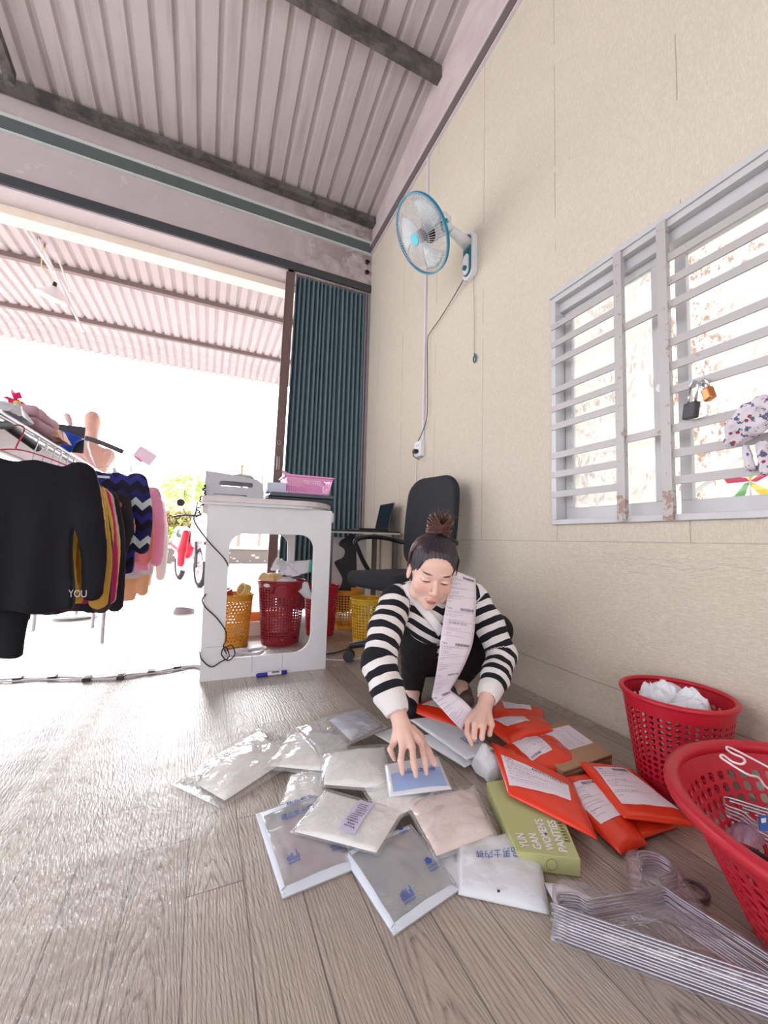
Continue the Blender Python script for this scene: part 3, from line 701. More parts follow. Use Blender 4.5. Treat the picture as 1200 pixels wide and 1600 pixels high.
def pink():
    t = empty('storage_basket', (.52, 2.27, .928), 'pink plastic basket holding papers on top of the counter', 'basket'); m = simple('pink_plastic', (238, 160, 210), .4)
    x0, x1, y0, y1, z0, z1 = .40, .625, 2.20, 2.36, .930, 1.025; e = .02
    def side(a, b_, nu):
        a, b_ = Vector(a), Vector(b_); mid = Vector(((x0+x1)/2, (y0+y1)/2, 0))
        def f(u, v):
            p = a.lerp(b_, u); o = (p-mid); o.z = 0; q = p+Vector((math.copysign(e, o.x)*v if abs(o.x) > .9*(x1-x0)/2 else o.x*.18*v, math.copysign(e, o.y)*v if abs(o.y) > .9*(y1-y0)/2 else o.y*.18*v, 0))
            return Vector((q.x, q.y, z0+(z1-z0)*v))
        bb.grid(lambda u, v: f(u, v*.12), nu, 1); perforated(bb, lambda u, v: f(u, .12+.68*v), nu, 7, 'square'); bb.grid(lambda u, v: f(u, .8+.2*v), nu, 1)
    bb = MB(); side((x0, y0, 0), (x1, y0, 0), 20); side((x1, y0, 0), (x1, y1, 0), 14); side((x1, y1, 0), (x0, y1, 0), 20); side((x0, y1, 0), (x0, y0, 0), 14)
    bb.add([(x0,y0,z0),(x1,y0,z0),(x1,y1,z0),(x0,y1,z0)], [(0,1,2,3)]).build('body', m, t, solid=.0018)
    r = [(x0-e, y0-e), (x1+e, y0-e), (x1+e, y1+e), (x0-e, y1+e)]
    MB().tube(spline([(p[0]*(1-k)+q[0]*k, p[1]*(1-k)+q[1]*k, z1) for p, q in zip(r, r[1:]+r[:1]) for k in (.06, .94)], 4, True), .006, 8, closed=True).build('rim', m, t, smooth=True)
    MB().cyl((x0-.035, y0-.015, z1-.02), (x0-.015, y0-.012, z1+.004), .008, 8).build('rim_handle', m, t)
pink()
sheet([(.39,2.26,.985),(.53,2.22,.995),(.54,2.34,1.045),(.385,2.37,1.085)], simple('pink_paper', (232, 190, 206), .7), 'paper_sheet', 'curling pinkish paper sticking out of the pink basket', 'paper', sag=-.018)
sheet([(.50,2.23,.99),(.60,2.23,.98),(.61,2.33,1.035),(.49,2.34,1.050)], m_paper, 'paper_sheet', 'white paper lying flat across the pink basket', 'paper', sag=.006)
# marker, cables, ring of cable on the floor
def pen():
    a = Vector((.262, 2.065, .010)); b_ = Vector((.405, 2.072, .010)); d = (b_-a)
    t = empty('marker_pen', a, 'blue and white marker pen lying at the foot of the counter', 'pen'); mb = simple('blue_plastic', (36, 36, 150), .35)
    MB().cyl(a, a+d*.33, .0095, 14, .0095).cyl(a-d*.04, a, .006, 14, .0095).build('cap', mb, t, smooth=False)
    MB().cyl(a+d*.33, a+d*.8, .0085, 14).build('barrel', m_paper, t); MB().cyl(a+d*.8, b_, .009, 14).build('end_plug', mb, t); MB().box((.33,2.055,.0165),(.365,2.075,.0188)).build('barrel_label', m_grey_ink, t)
pen()
m_c = m_cable
pts = [pl(*p) for p in ((309,785,1,2.13),(306,800,1,2.075),(304,815,1,2.07),(325,845,1,2.075),(350,872,1,2.075),(357,885,1,2.085))]
tag(MB().tube(spline(pts), .0028, 6).build('power_cord', m_c, smooth=True), 'thin black cord looping over the upper left corner of the counter', 'cable')
pts = [pl(*p, 1, 2.11) for p in ((322,758),(318,765),(321,772),(312,780),(318,788),(308,795),(313,802),(306,808))]
tag(MB().tube([p+Vector((-.006*math.sin(i*1.3), 0, .0)) for i, p in enumerate(spline(pts, 6))], .004, 6).build('power_cord', m_c, smooth=True), 'kinked dark cord beside the slotted grey stand', 'cable')
pts = [pl(*p, 1, 2.083) for p in ((322,928),(316,938),(322,950),(338,965),(352,985),(353,1000),(349,1010),(354,1022))]
tag(MB().tube(spline(pts), .003, 6).build('power_cord', m_c, smooth=True), 'black cord hanging down the left leg of the counter', 'cable')
pts = [pl(*p, 1, 2.078) for p in ((352,1012),(362,1008),(367,1022),(356,1032),(346,1022),(352,1010),(358,1026),(345,1034),(330,1042),(315,1030),(312,1018))]
tag(MB().tube(spline(pts), .003, 6).build('power_cord', m_c, smooth=True), 'tangled black cord knot at the lower left of the counter opening', 'cable')
for i, (x, y, r_, z) in enumerate(((fz(362,1010,.03).x, 2.40, .045, .016), (fz(390,1012,.03).x, 2.42, .060, .014))):
    tag(MB().tube([(x+r_*1.3*math.cos(a)+.01*math.sin(3*a), y+r_*.7*math.sin(a), z+.02+.008*math.sin(2*a+i)) for a in np.linspace(0, 2*math.pi*.93, 26)], .013-.003*i, 8).build('coiled_cable', m_wcable, smooth=True), ('white cable coil nearest the tangled black cord' if i == 0 else 'white cable loop with a dark plug on the floor inside the counter'), 'cable')
# cable strip with black clips across the floor
cp = [fz(-60, 1062, .006), fz(10, 1063, .006), fz(80, 1060, .006), fz(160, 1060, .006), fz(240, 1051, .006), fz(300, 1041, .006), Vector((.03, 2.30, .006)), Vector((.12, 2.42, .008))]
t = empty('floor_cable', cp[1], 'pair of pale cables crossing the floor with black clips', 'cable')
for k, o in (('wire', .012), ('wire', -.012)):
    MB().tube([p+Vector((0, o+.006*math.sin(i*.7+o*99), 0)) for i, p in enumerate(spline(cp, 8))], .0045, 6).build(k, simple('pale_cable', (206, 200, 206), .5), t, smooth=True)
for px, py in ((28,1063),(82,1061),(136,1063),(189,1060),(237,1052),(277,1045)):
    p = fz(px, py, 0); MB().box((p.x-.016, p.y-.022, .0), (p.x+.016, p.y+.022, .016)).build('cable_clip', m_black, t, bevel=.003)
tag(MB().tube(spline([(.62,2.25,.005),(.75,2.18,.005),(.9,2.2,.005),(1.1,2.3,.005)]), .003, 6).build('power_cord', m_wcable, smooth=True), 'thin white cord on the floor running under the office chair', 'cable')
tag(MB().tube(spline([(.62,2.36,.006),(.72,2.33,.006),(.9,2.42,.006),(1.15,2.5,.006)]), .004, 6).build('power_cord', m_cable, smooth=True), 'black cord on the floor behind the office chair casters', 'cable')
# coiled belt on the concrete outside
t = empty('coiled_strap', (-.15, 4.05, 0), 'grey rolled strap lying on the bright concrete outside', 'strap')
for k, rr in enumerate((.085, .075)):
    b = MB(); n = 30
    b.grid(lambda u, v: (-.15+rr*math.cos(2*math.pi*u*.96+.4)*1.0, 4.07+rr*.75*math.sin(2*math.pi*u*.96+.4), -.018+.032*v+.02*k*math.sin(math.pi*u)), n, 1)
    b.build('strap_loop', simple('grey_webbing', (150, 144, 150), .7), t, solid=.004)
# ======================= desk, laptop, office chair =======================
t = empty('desk', (1.12, 2.95, 0), 'dark narrow desk in the corner with a black flourish on its side panel', 'desk')
m_ds = simple('dark_glass', (44, 48, 54), .18)
MB().box((.80, 2.80, .742), (1.385, 3.30, .756)).build('desk_top', m_ds, t, bevel=.003)
MB().box((.80, 2.797, .730), (1.385, 2.806, .742)).build('front_edge', simple('pale_edge', (200, 200, 196), .4), t)
mleg = simple('brushed_grey_metal', (120, 122, 124), .3, .7)
for x, y in ((.83, 2.84), (1.36, 2.84), (.83, 3.26), (1.36, 3.26)): MB().box((x-.018, y-.018, 0), (x+.018, y+.018, .742)).build('leg', mleg, t)
MB().box((.90, 3.10, .12), (1.22, 3.11, .70)).build('side_panel', simple('white_panel', (214, 212, 214), .4), t)
M = Matrix(((1,0,0,1.0),(0,0,-1,3.097),(0,1,0,.14),(0,0,0,1)))
def blob(c, rx, ry, a0=0, n=20): return [(c[0]+rx*math.cos(a)*(1+.12*math.sin(3*a+a0)), c[1]+ry*math.sin(a)*(1+.12*math.cos(2*a+a0))) for a in np.linspace(0, 2*math.pi, n, False)]
fl = MB()
for lp in ([(-.09,0),(.12,0),(.12,.55),(.02,.55),(-.02,.50),(.03,.46),(.02,.40),(-.05,.36),(-.02,.30),(.02,.22),(-.01,.14),(-.06,.12)],):
    v, f = plate([[(p_.x, p_.y) for p_ in spline([(a_, b_, 0) for a_, b_ in lp], 5, True)]], .004, M); fl.add(v, f)
fl.build('flourish', simple('charcoal_print', (52, 54, 60), .5), t)
t = empty('laptop', (1.25, 2.95, .757), 'open black laptop on the corner desk facing the room', 'laptop')
MB().box((1.05, 2.83, .757), (1.30, 3.10, .772)).build('laptop_base', m_black, t, bevel=.003)
R0 = Matrix.Translation((1.295, 2.965, .772)) @ Matrix.Rotation(math.radians(12), 4, 'Y')
MB().box((-.004, -.135, 0), (.004, .135, .215), R0).build('laptop_lid', m_black, t, bevel=.002)
MB().box((-.0052, -.125, .014), (-.0042, .125, .205), R0).build('screen', simple('dark_screen', (30, 40, 52), .12), t)
MB().box((1.07, 2.85, .772), (1.2, 3.08, .7735)).build('keyboard', simple('key_black', (40, 42, 46), .6), t)
def chair():
    c = Vector((1.01, 2.04, 0)); t = empty('office_chair', c, 'black swivel office chair with loop arms standing by the wall', 'chair')
    F = Vector((-.965, -.26, 0)).normalized(); Rr = Vector((-F.y, F.x, 0)); fab = simple('black_fabric', (34, 36, 42), .85, bump=.3, bsc=300)
    B = Matrix((F, Rr, Vector((0, 0, 1)))).transposed().to_4x4(); B.translation = c
    # seat
    v = Vol((-.32, -.30, .38), (.32, .30, .56), .009)
    v.put(lambda P: (lambda q: np.linalg.norm(np.maximum(q, 0), axis=-1)+np.minimum(q.max(-1), 0)-.035)(np.abs(P-np.array([0, 0, .465+0]))-np.array([.225, .205, .008])+ (np.linalg.norm(P[..., :2], axis=-1, keepdims=True)**2)*np.array([.35, .35, 0])), (-.31, -.29, .39), (.31, .29, .55), .001)
    P, Fc = v.mesh(); P = P@np.array(B.to_3x3()).T+np.array(c); npmesh('seat', relax(P, Fc, 2), Fc, fab, t)
    # backrest: curved padded panel
    tilt = math.radians(9)
    def back(P):
        z = P[..., 2]-.53; x = P[..., 0]+.225+z*math.tan(tilt)*.62; y = P[..., 1]; x = x-.35*y*y
        wy = .205-.02*((z-.28)/.28)**2; wz = .275
        q = np.stack([np.abs(x)-.004, np.abs(y)-(wy-.10), np.abs(z-.27)-(wz-.10)], -1)
        yz = np.sqrt(np.maximum(q[..., 1], 0)**2+np.maximum(q[..., 2], 0)**2)-.09
        w_ = np.stack([q[..., 0], yz], -1)
        return np.linalg.norm(np.maximum(w_, 0), axis=-1)+np.minimum(w_.max(-1), 0)-.02
    v = Vol((-.45, -.26, .49), (-.12, .26, 1.10), .009); v.put(back, (-.43, -.25, .5), (-.13, .25, 1.09), .001)
    P, Fc = v.mesh(); P = P@np.array(B.to_3x3()).T+np.array(c); npmesh('backrest', relax(P, Fc, 2), Fc, fab, t)
    X = lambda p: B @ Vector(p)
    MB().tube([X(p) for p in spline([(-.05, 0, .425), (-.2, 0, .42), (-.26, 0, .45), (-.28, 0, .56), (-.30, 0, .7)])], .016, 8).build('back_bracket', m_black, t, smooth=True)
    for s in (-1, 1):
        MB().tube([X(p) for p in spline([(-.05, s*.16, .425), (-.03, s*.25, .44), (.04, s*.275, .53), (.10, s*.275, .63), (.12, s*.272, .675), (.05, s*.27, .70), (-.08, s*.265, .70), (-.2, s*.24, .68), (-.255, s*.16, .66)])], .0145, 8).build('armrest', m_black, t, smooth=True)
    MB().cyl(X((0, 0, .39)), X((0, 0, .44)), .07, 16).cyl(X((0, 0, .17)), X((0, 0, .40)), .025, 14).cyl(X((0, 0, .10)), X((0, 0, .25)), .034, 14).build('gas_column', m_black, t)
    MB().box((-.10, -.08, .415), (.10, .08, .43), B).cyl(X((.02, .1, .41)), X((.05, .24, .38)), .006, 8).cyl(X((.05,.22,.35)), X((.05,.24,.40)), .02, 10).build('mechanism', m_black, t)
    for k in range(5):
        a = math.radians(72*k+28); e = Vector((math.cos(a), math.sin(a), 0))
        MB().tube([X((0, 0, .115)), X(e*.14+Vector((0, 0, .112))), X(e*.27+Vector((0, 0, .085)))], [.030, .024, .018], 8).build('base_arm', m_black, t, smooth=True)
        q = X(e*.275+Vector((0, 0, .030))); sd = (B.to_3x3() @ Vector((-e.y, e.x, 0))).normalized()
        cs = MB()
        for s in (-1, 1): cs.cyl(q+sd*s*.006, q+sd*s*.026, .030, 16)
        cs.cyl(q, q+Vector((0, 0, .05)), .009, 8).build('caster', m_black, t)
chair()
# ======================= wall fan, conduit, outlet =======================
def fan():
    t = empty('wall_fan', (W, 1.935, 2.45), 'white and teal wall fan mounted above the chair', 'fan')
    m_f = simple('white_fan_plastic', (226, 228, 230), .3, var=.02); m_t = simple('teal_plastic', (34, 128, 160), .3); m_g = simple('guard_white', (216, 218, 222), .35)
    m_dt = simple('dark_teal_plastic', (30, 104, 120), .35)
    My = Matrix(((0,0,-1,W-.001),(1,0,0,1.935),(0,1,0,2.44),(0,0,0,1)))
    def stad(w0, w1, h, k=14): 
        return [(w1*math.cos(a), h/2-w1+w1*math.sin(a)) for a in np.linspace(0, math.pi, k)]+[(w0*math.cos(a), -h/2+w0+w0*math.sin(a)) for a in np.linspace(math.pi, 2*math.pi, k)]
    v, f = plate([stad(.052, .050, .30)], .035, My @ Matrix.Translation((0, 0, .018))); MB().add(v, f).build('base_box', m_f, t, bevel=.008)
    v, f = plate([stad(.036, .034, .26)], .01, My @ Matrix.Translation((0, 0, .04))); MB().add(v, f).build('base_cover', m_dt, t, bevel=.003)
    v, f = plate([stad(.026, .026, .13)], .006, My @ Matrix.Translation((0, -.06, .048))); MB().add(v, f).build('control_plate', m_f, t, bevel=.002)
    MB().cyl((W-.05, 1.935, 2.355), (W-.066, 1.935, 2.355), .014, 16).build('speed_knob', m_dt, t)
    A0 = Vector((W-.035, 1.935, 2.51)); piv = Vector((1.215, 1.87, 2.50))
    MB().tube([A0, A0.lerp(piv, .5), piv], [.038, .033, .024], 16).build('arm', m_f, t, smooth=True)
    C = pl(659, 368, 0, 1.06); n = Vector((-.76, .06, -.66)).normalized()
    M = n.to_track_quat('Z', 'Y').to_matrix().to_4x4(); M.translation = C; X = lambda p: M @ Vector(p)
    MB().tube([piv, piv+Vector((-.012, .006, .02)), X((0, 0, -.09))], [.024, .022, .02], 12).build('neck', m_f, t, smooth=True)
    v = MB(); v.lathe([(0, -.215), (.035, -.212), (.055, -.195), (.064, -.16), (.064, -.06), (.058, -.05), (0, -.048)], M, 28).build('motor_housing', m_f, t, smooth=True)
    # decal: follows the housing
    b = MB(); g_ = lambda r_, a, z: X((r_*math.cos(a), r_*math.sin(a), z))
    # find side of housing that faces the camera
    cl = M.inverted() @ CC; ac = math.atan2(cl.y, cl.x)
    b.grid(lambda u, v_: g_(.0652, ac-.55+.75*u, -.165+.07*v_), 8, 2).build('motor_decal', simple('green_decal', (80, 170, 150), .4), t)
    b = MB(); b.grid(lambda u, v_: g_(.0658, ac+.02+.2*u, -.155+.05*v_), 4, 2).build('decal_panel', simple('dark_green_decal', (24, 110, 90), .4), t)
    MB().cyl(X((.02, .0, -.21)), X((.02, 0, -.235)), .006, 8).build('swing_knob', m_f, t)
    R = .205
    b = MB()
    for k in range(72):
        a = 2*math.pi*k/72; c, s = math.cos(a), math.sin(a)
        b.tube([X((r_*c, r_*s, z)) for r_, z in ((.03, .058), (.08, .055), (.13, .045), (.175, .028), (R, .0))], .0011, 4, cap=False)
    for r_, z in ((.11, .051), (.16, .035)): b.tube([X((r_*math.cos(a), r_*math.sin(a), z)) for a in np.linspace(0, 2*math.pi, 48, False)], .0014, 4, closed=True)
    b.build('front_guard', m_g, t, smooth=True)
    b = MB()
    for k in range(72):
        a = 2*math.pi*k/72; c, s = math.cos(a), math.sin(a)
        b.tube([X((r_*c, r_*s, z)) for r_, z in ((.06, -.055), (.11, -.054), (.16, -.045), (.19, -.025), (R, 0))], .0011, 4, cap=False)
    for r_, z in ((.11, -.054), (.16, -.045)): b.tube([X((r_*math.cos(a), r_*math.sin(a), z)) for a in np.linspace(0, 2*math.pi, 48, False)], .0014, 4, closed=True)
    b.build('rear_guard', m_g, t, smooth=True)
    MB().lathe([(R-.003, -.009), (R+.006, -.009), (R+.006, .009), (R-.003, .009), (R-.003, -.009)], M, 72).build('guard_ring', m_t, t, smooth=False)
    MB().lathe([(0, .062), (.03, .062), (.034, .058), (.034, .054), (0, .054)], M, 28).build('guard_badge', simple('cyan_badge', (70, 190, 206), .35), t)
    gb = film('blade_plastic', (.86, .9, .92), .5, .15, 5, .05, .05)
    for k in range(3):
        a0 = 2*math.pi*k/3; b = MB()
        b.grid(lambda u, v_: X(((.03+.155*u)*math.cos(a0+(v_-.5)*(1.0+.3*u)+.4*u), (.03+.155*u)*math.sin(a0+(v_-.5)*(1.0+.3*u)+.4*u), .018*(v_-.5))), 8, 8).build('blade', gb, t, smooth=True, solid=.0015)
    MB().lathe([(0, .03), (.02, .03), (.034, .018), (.036, -.03), (0, -.03)], M, 24).build('blade_hub', simple('dark_hub', (58, 62, 68), .4), t, smooth=True)
    MB().lathe([(0, -.045), (.056, -.046), (.06, -.052), (0, -.055)], M, 24).build('motor_face', m_black, t)
    tag(MB().tube(spline([(W-.012, 1.905, 2.32), (W-.008, 1.902, 2.05), (W-.006, 1.90, 1.80)], 6), .0015, 5).build('pull_string', simple('string', (150, 140, 130), .8)), 'thin pull string hanging from the wall fan', 'string')
    b = MB(); c0 = Vector((W-.008, 1.893, 1.775)); b.tube([c0+Vector((0, .013*math.cos(a), .02*math.sin(a))) for a in np.linspace(0, 2*math.pi, 18, False)], .004, 6, closed=True).cyl(c0+Vector((0,.0,.018)), c0+Vector((0,.003,.035)), .004, 6).build('string_ring', m_dt, bpy.data.objects['pull_string'], smooth=True)
fan()
t = empty('conduit', (W, 2.50, 1.42), 'white cable conduit running down the wall to the socket', 'conduit')
MB().box((W-.014, 2.492, 1.41), (W, 2.512, 3.70)).build('trunking', simple('lilac_white_plastic', (214, 208, 220), .4), t, bevel=.002)
t = empty('wall_socket', (W, 2.55, 1.36), 'white wall socket with a black plug below the conduit', 'socket')
z0 = pl(663, 698, 0, W); z1 = pl(655, 722, 0, W)
MB().box((W-.035, 2.485, 1.30), (W, 2.585, 1.415)).build('socket_box', m_white, t, bevel=.004)
for dz in (.03, .075):
    for dy in (.03, .055): MB().box((W-.0358, 2.485+dy, 1.30+dz), (W-.035, 2.489+dy, 1.312+dz)).build('socket_slot', m_ink, t)
MB().box((W-.065, 2.52, 1.325), (W-.036, 2.56, 1.352)).build('plug', m_black, t, bevel=.004)
pts = [Vector((W-.03, 1.985, 2.32)), pl(705,470,0,W-.02), pl(686,500,0,W-.015), pl(672,520,0,W-.016), pl(668,535,0,W-.02), pl(668,600,0,W-.02), pl(667,650,0,W-.02), pl(660,675,0,W-.015), pl(648,700,0,W-.02), pl(646,712,0,W-.05), pl(655,718,0,W-.06)]
tag(MB().tube(spline(pts, 6), .003, 6).build('fan_cord', m_cable, smooth=True), 'black fan cord running down the wall beside the conduit', 'cable')
tag(MB().tube(spline([(W-.006, 2.60, 1.33), (W-.006, 2.605, 1.0), (W-.006, 2.61, .6)], 5), .003, 6).build('thin_cord', m_wcable, smooth=True), 'thin pale cord hanging below the wall socket', 'cable')
# ======================= on the window grille =======================
def padlock(px, py, Xp, w_, h_, d_, tiltd, mat, lab, bar, sh=.05):
    top = pl(px, py, 0, W-.03); t = empty('padlock', top, lab, 'padlock')
    Rm = Matrix.Translation(top) @ Matrix.Rotation(math.radians(tiltd), 4, 'X') @ Matrix.Rotation(math.radians(-28), 4, 'Z')
    MB().box((-d_/2, -w_/2, -sh-h_), (d_/2, w_/2, -sh), Rm).build('lock_body', mat, t, bevel=.005)
    MB().tube([Rm @ Vector(p) for p in [(0, -w_*.32, -sh), (0, -w_*.32, -.012)]+[(0, w_*.32*math.cos(a), -.012+w_*.32*math.sin(a)) for a in np.linspace(math.pi, 0, 9)]+[(0, w_*.32, -.012), (0, w_*.32, -sh)]], .0038, 8).build('shackle', m_chrome, t, smooth=True)
padlock(1085, 598, 0, .052, .052, .022, 8, simple('black_lock', (66, 66, 70), .4, .4, bump=.3, bsc=300), 'black padlock with a long shackle hooked on the window grille', 0, .062)
padlock(1099, 592, 0, .030, .040, .022, -14, simple('brass', (196, 130, 80), .35, .8), 'brass padlock hooked on the window grille', 0, .034)
def rag():
    g = N('printed_cloth'); v = g.coord(); n1 = g.n('ShaderNodeTexVoronoi'); g.l(v, n1.inputs['Vector']); n1.inputs['Scale'].default_value = 46
    c = g.mix(g.math('LESS_THAN', n1.outputs['Distance'], .22), srgb(212, 206, 214), srgb(150, 60, 80)); n2 = g.noise(v, 60, 4, .6)
    c = g.mix(g.math('GREATER_THAN', n2, .58), c, srgb(90, 94, 120)); g.l(c, g.p.inputs['Base Color']); g.set(Roughness=.9); m = g.m
    vol = Vol((W-.10, .49, .86), (W-.015, .68, 1.10), .005)
    pts = [pl(1140, 690, 0, W-.055), pl(1150, 665, 0, W-.06), pl(1170, 645, 0, W-.055), pl(1192, 632, 0, W-.05), pl(1215, 640, 0, W-.05)]
    vol.chain(pts, [.014, .022, .024, .022, .02], .015)
    pts2 = [pl(1150, 690, 0, W-.05), pl(1175, 670, 0, W-.05), pl(1205, 655, 0, W-.045)]; vol.chain(pts2, [.014, .022, .02], .015)
    pts3 = [pl(1165, 700, 0, W-.03), pl(1172, 730, 0, W-.03)]; vol.chain(pts3, [.010, .012], .01)
    pts3 = [pl(1190, 695, 0, W-.03), pl(1196, 735, 0, W-.03)]; vol.chain(pts3, [.014, .014], .01)
    P, F = vol.mesh(); P = P+np.array([[.006*noise.noise(Vector(p)*60)]*3 for p in P])
    npmesh('cloth', relax(P, F, 1), F, m); tag(bpy.data.objects['cloth'], 'patterned grey cloth bundled on the window grille bars', 'cloth')
rag()
# pinwheel and leaves, pipe outside the window
t = empty('pinwheel', (1.95, .55, .85), 'pink and yellow toy pinwheel outside the window', 'pinwheel')
cpt = pl(1172, 752, 0, 1.95); cpt2 = cpt
for k, cc in enumerate(((220, 50, 110), (240, 220, 60), (220, 50, 110), (240, 220, 60), (120, 200, 120))):
    a = 2*math.pi*k/5; e = Vector((0, math.cos(a), math.sin(a))); f2 = Vector((0, math.cos(a+.9), math.sin(a+.9)))
    MB().add([cpt, cpt+e*.075, cpt+e*.06+f2*.04+Vector((-.02,0,0)), cpt+f2*.02], [(0,1,2,3)]).build('vane', simple('vane_%d' % k, cc, .5), t, solid=.001)
MB().cyl(cpt, (1.97, cpt.y, -.02), .004, 8).build('stick', m_white, t)
a, b_ = pl(1078, 772, 0, 2.6), pl(1170, 708, 0, 2.6)
tag(MB().cyl(a+(a-b_)*.0, b_, .016, 10).tube([a, Vector((a.x, a.y, -.02))], .016, 10).build('drain_pipe', m_white), 'pale bent pipe leaning outside the window', 'pipe')
# ======================= parcels on the floor =======================
class Bag:
    """soft packet through four world corners (A,B,C,D around); top(u,v) gives points on its upper skin"""
    def __init__(s, corners, puff, wr, seed, edge=.5, base=.003):
        s.c = [Vector(p) for p in corners]; s.puff = puff; s.wr = wr; s.edge = edge; s.base = base
        r = random.Random(seed); s.off = Vector((r.uniform(0, 50), r.uniform(0, 50), r.uniform(0, 50)))
        a, b, c, d = s.c; s.n = (b-a+c-d).cross(d-a+c-b).normalized()
        if s.n.z < 0: s.n = -s.n
    def flat(s, u, v):
        a, b, c, d = s.c; return (a*(1-u)+b*u)*(1-v)+(d*(1-u)+c*u)*v
    def hgt(s, u, v):
        uu, vv = min(max(u, 0), 1), min(max(v, 0), 1)
        e = (max(0, 16*uu*(1-uu)*vv*(1-vv)))**s.edge
        p = s.flat(u, v); q = Vector((p.x*26, p.y*26, 0))+s.off
        w = noise.noise(q)*.6+noise.noise(q*2.2)*.35+abs(noise.noise(Vector((p.x*14+p.y*60, p.y*14-p.x*20, 3))+s.off))*.5
        return s.puff*e+s.wr*w*(min(1, e*1.6)*.9+.1)
    def top(s, u, v, lift=0):
        p = s.flat(u, v)+s.n*(s.hgt(u, v)+lift); p.z = max(p.z, .004+lift); return p
    def bot(s, u, v):
        p = s.flat(u, v)-s.n*s.base; p.z = max(p.z, .0015); return p
    def skin(s, mat, parent, name='pouch', n=22, label=None):
        b = MB(); b.grid(s.top, n, n); b.grid(s.bot, n, n, flip=True)
        N1 = n+1; T = N1*N1
        rim = [i for i in range(N1)]+[j*N1+n for j in range(1, N1)]+[n*N1+i for i in range(n-1, -1, -1)]+[j*N1 for j in range(n-1, 0, -1)]
        for a, c in zip(rim, rim[1:]+rim[:1]): b.f.append((c, a, T+a, T+c))
        return b.build(name, mat, parent, smooth=True, label=label)
    def patch(s, rect, mat, parent, name, lift=.0012, n=8, label=None):
        (u0, v0), (u1, v1), (u2, v2), (u3, v3) = rect
        f = lambda a, b: s.top(((u0*(1-a)+u1*a)*(1-b)+(u3*(1-a)+u2*a)*b), ((v0*(1-a)+v1*a)*(1-b)+(v3*(1-a)+v2*a)*b), lift)
        return MB().grid(f, n, n).build(name, mat, parent, smooth=True, label=label)
    def on(s, rect):
        (u0, v0), (u1, v1), (u2, v2), (u3, v3) = rect
        return lambda a, b, l=.0018: s.top(((u0*(1-a)+u1*a)*(1-b)+(u3*(1-a)+u2*a)*b), ((v0*(1-a)+v1*a)*(1-b)+(v3*(1-a)+v2*a)*b), l)
def qd(b, F, x0, y0, x1, y1, n=1):
    b.grid(lambda u, v: F(x0+(x1-x0)*u, y0+(y1-y0)*v), n, 1)
def txt(b, F, s, x0, y0, w_, h_, rot=0, mir=False):
    """text on a surface map F(a,b): b runs down the page"""
    vs, fs, asp = text2d(s)
    def tr(x, y):
        if mir: x = 1-x
        if rot == 0: return x0+x*w_, y0+(1-y)*h_
        if rot == 180: return x0+(1-x)*w_, y0+y*h_
        if rot == 90: return x0+y*w_, y0+x*h_
        return x0+(1-y)*w_, y0+(1-x)*h_
    b.add([F(*tr(x, y)) for x, y in vs], fs)
def shipping_print(F, seed, dark=True):
    """printed shipping label: mark, bar code, address lines (a along width, b downwards)"""
    r = random.Random(seed); b = MB()
    txt(b, F, 'SPX', .09, .06, .13, .055); qd(b, F, .05, .045, .075, .07)
    x = .48
    while x < .93:
        w_ = r.choice((.006, .012, .018)); qd(b, F, x, .045, x+w_, .13); x += w_+r.choice((.008, .012))
    y = .19
    while y < .9:
        x = .06; L = r.uniform(.15, .75) if r.random() < .7 else .4
        while x < L:
            w_ = r.uniform(.02, .08); qd(b, F, x, y, min(x+w_, L), y+.008); x += w_+.02
        y += r.choice((.045, .07, .11))
    for yy in (.165, .45, .72): qd(b, F, .03, yy, .97, yy+.004, 4)
    return b
m_lab = simple('label_paper', (236, 226, 238), .5, var=.02)
def mailer(label, px, zs, puff, rect, seed, wr=.006, mat=None, name='parcel', group='orange parcels beside the woman', pr=True, edge=.35):
    c = [fz(x, y, z) for (x, y), z in zip(px, zs)]; g = Bag(c, puff, wr, seed, edge)
    t = empty(name, sum(c, Vector())/4, label, 'parcel', group); g.skin(mat or m_orange, t)
    if rect:
        L = g.patch(rect, m_lab, t, 'shipping_label'); L.data.name = 'shipping_label'
        if pr: shipping_print(g.on(rect), seed).build('label_print', m_grey_ink if seed % 2 else m_ink, L)
    return t, g
G = [(0,0),(1,0),(1,1),(0,1)]
mailer('long orange mailer at the back with its label half under the paper strip', [(632,1106),(700,1090),(778,1135),(738,1150)], (.03,.03,.03,.03), .022, [(.22,.12),(.78,.10),(.95,.62),(.42,.70)], 1)
mailer('small orange mailer farthest back, near the wall', [(770,1098),(848,1108),(850,1130),(768,1124)], (.02,.02,.03,.03), .02, [(.2,.12),(.75,.10),(.78,.55),(.25,.6)], 2)
mailer('puffy orange mailer behind the cardboard box corner', [(752,1128),(850,1124),(868,1146),(798,1166)], (.035,.035,.04,.04), .028, [(.12,.12),(.62,.10),(.62,.55),(.18,.6)], 3)
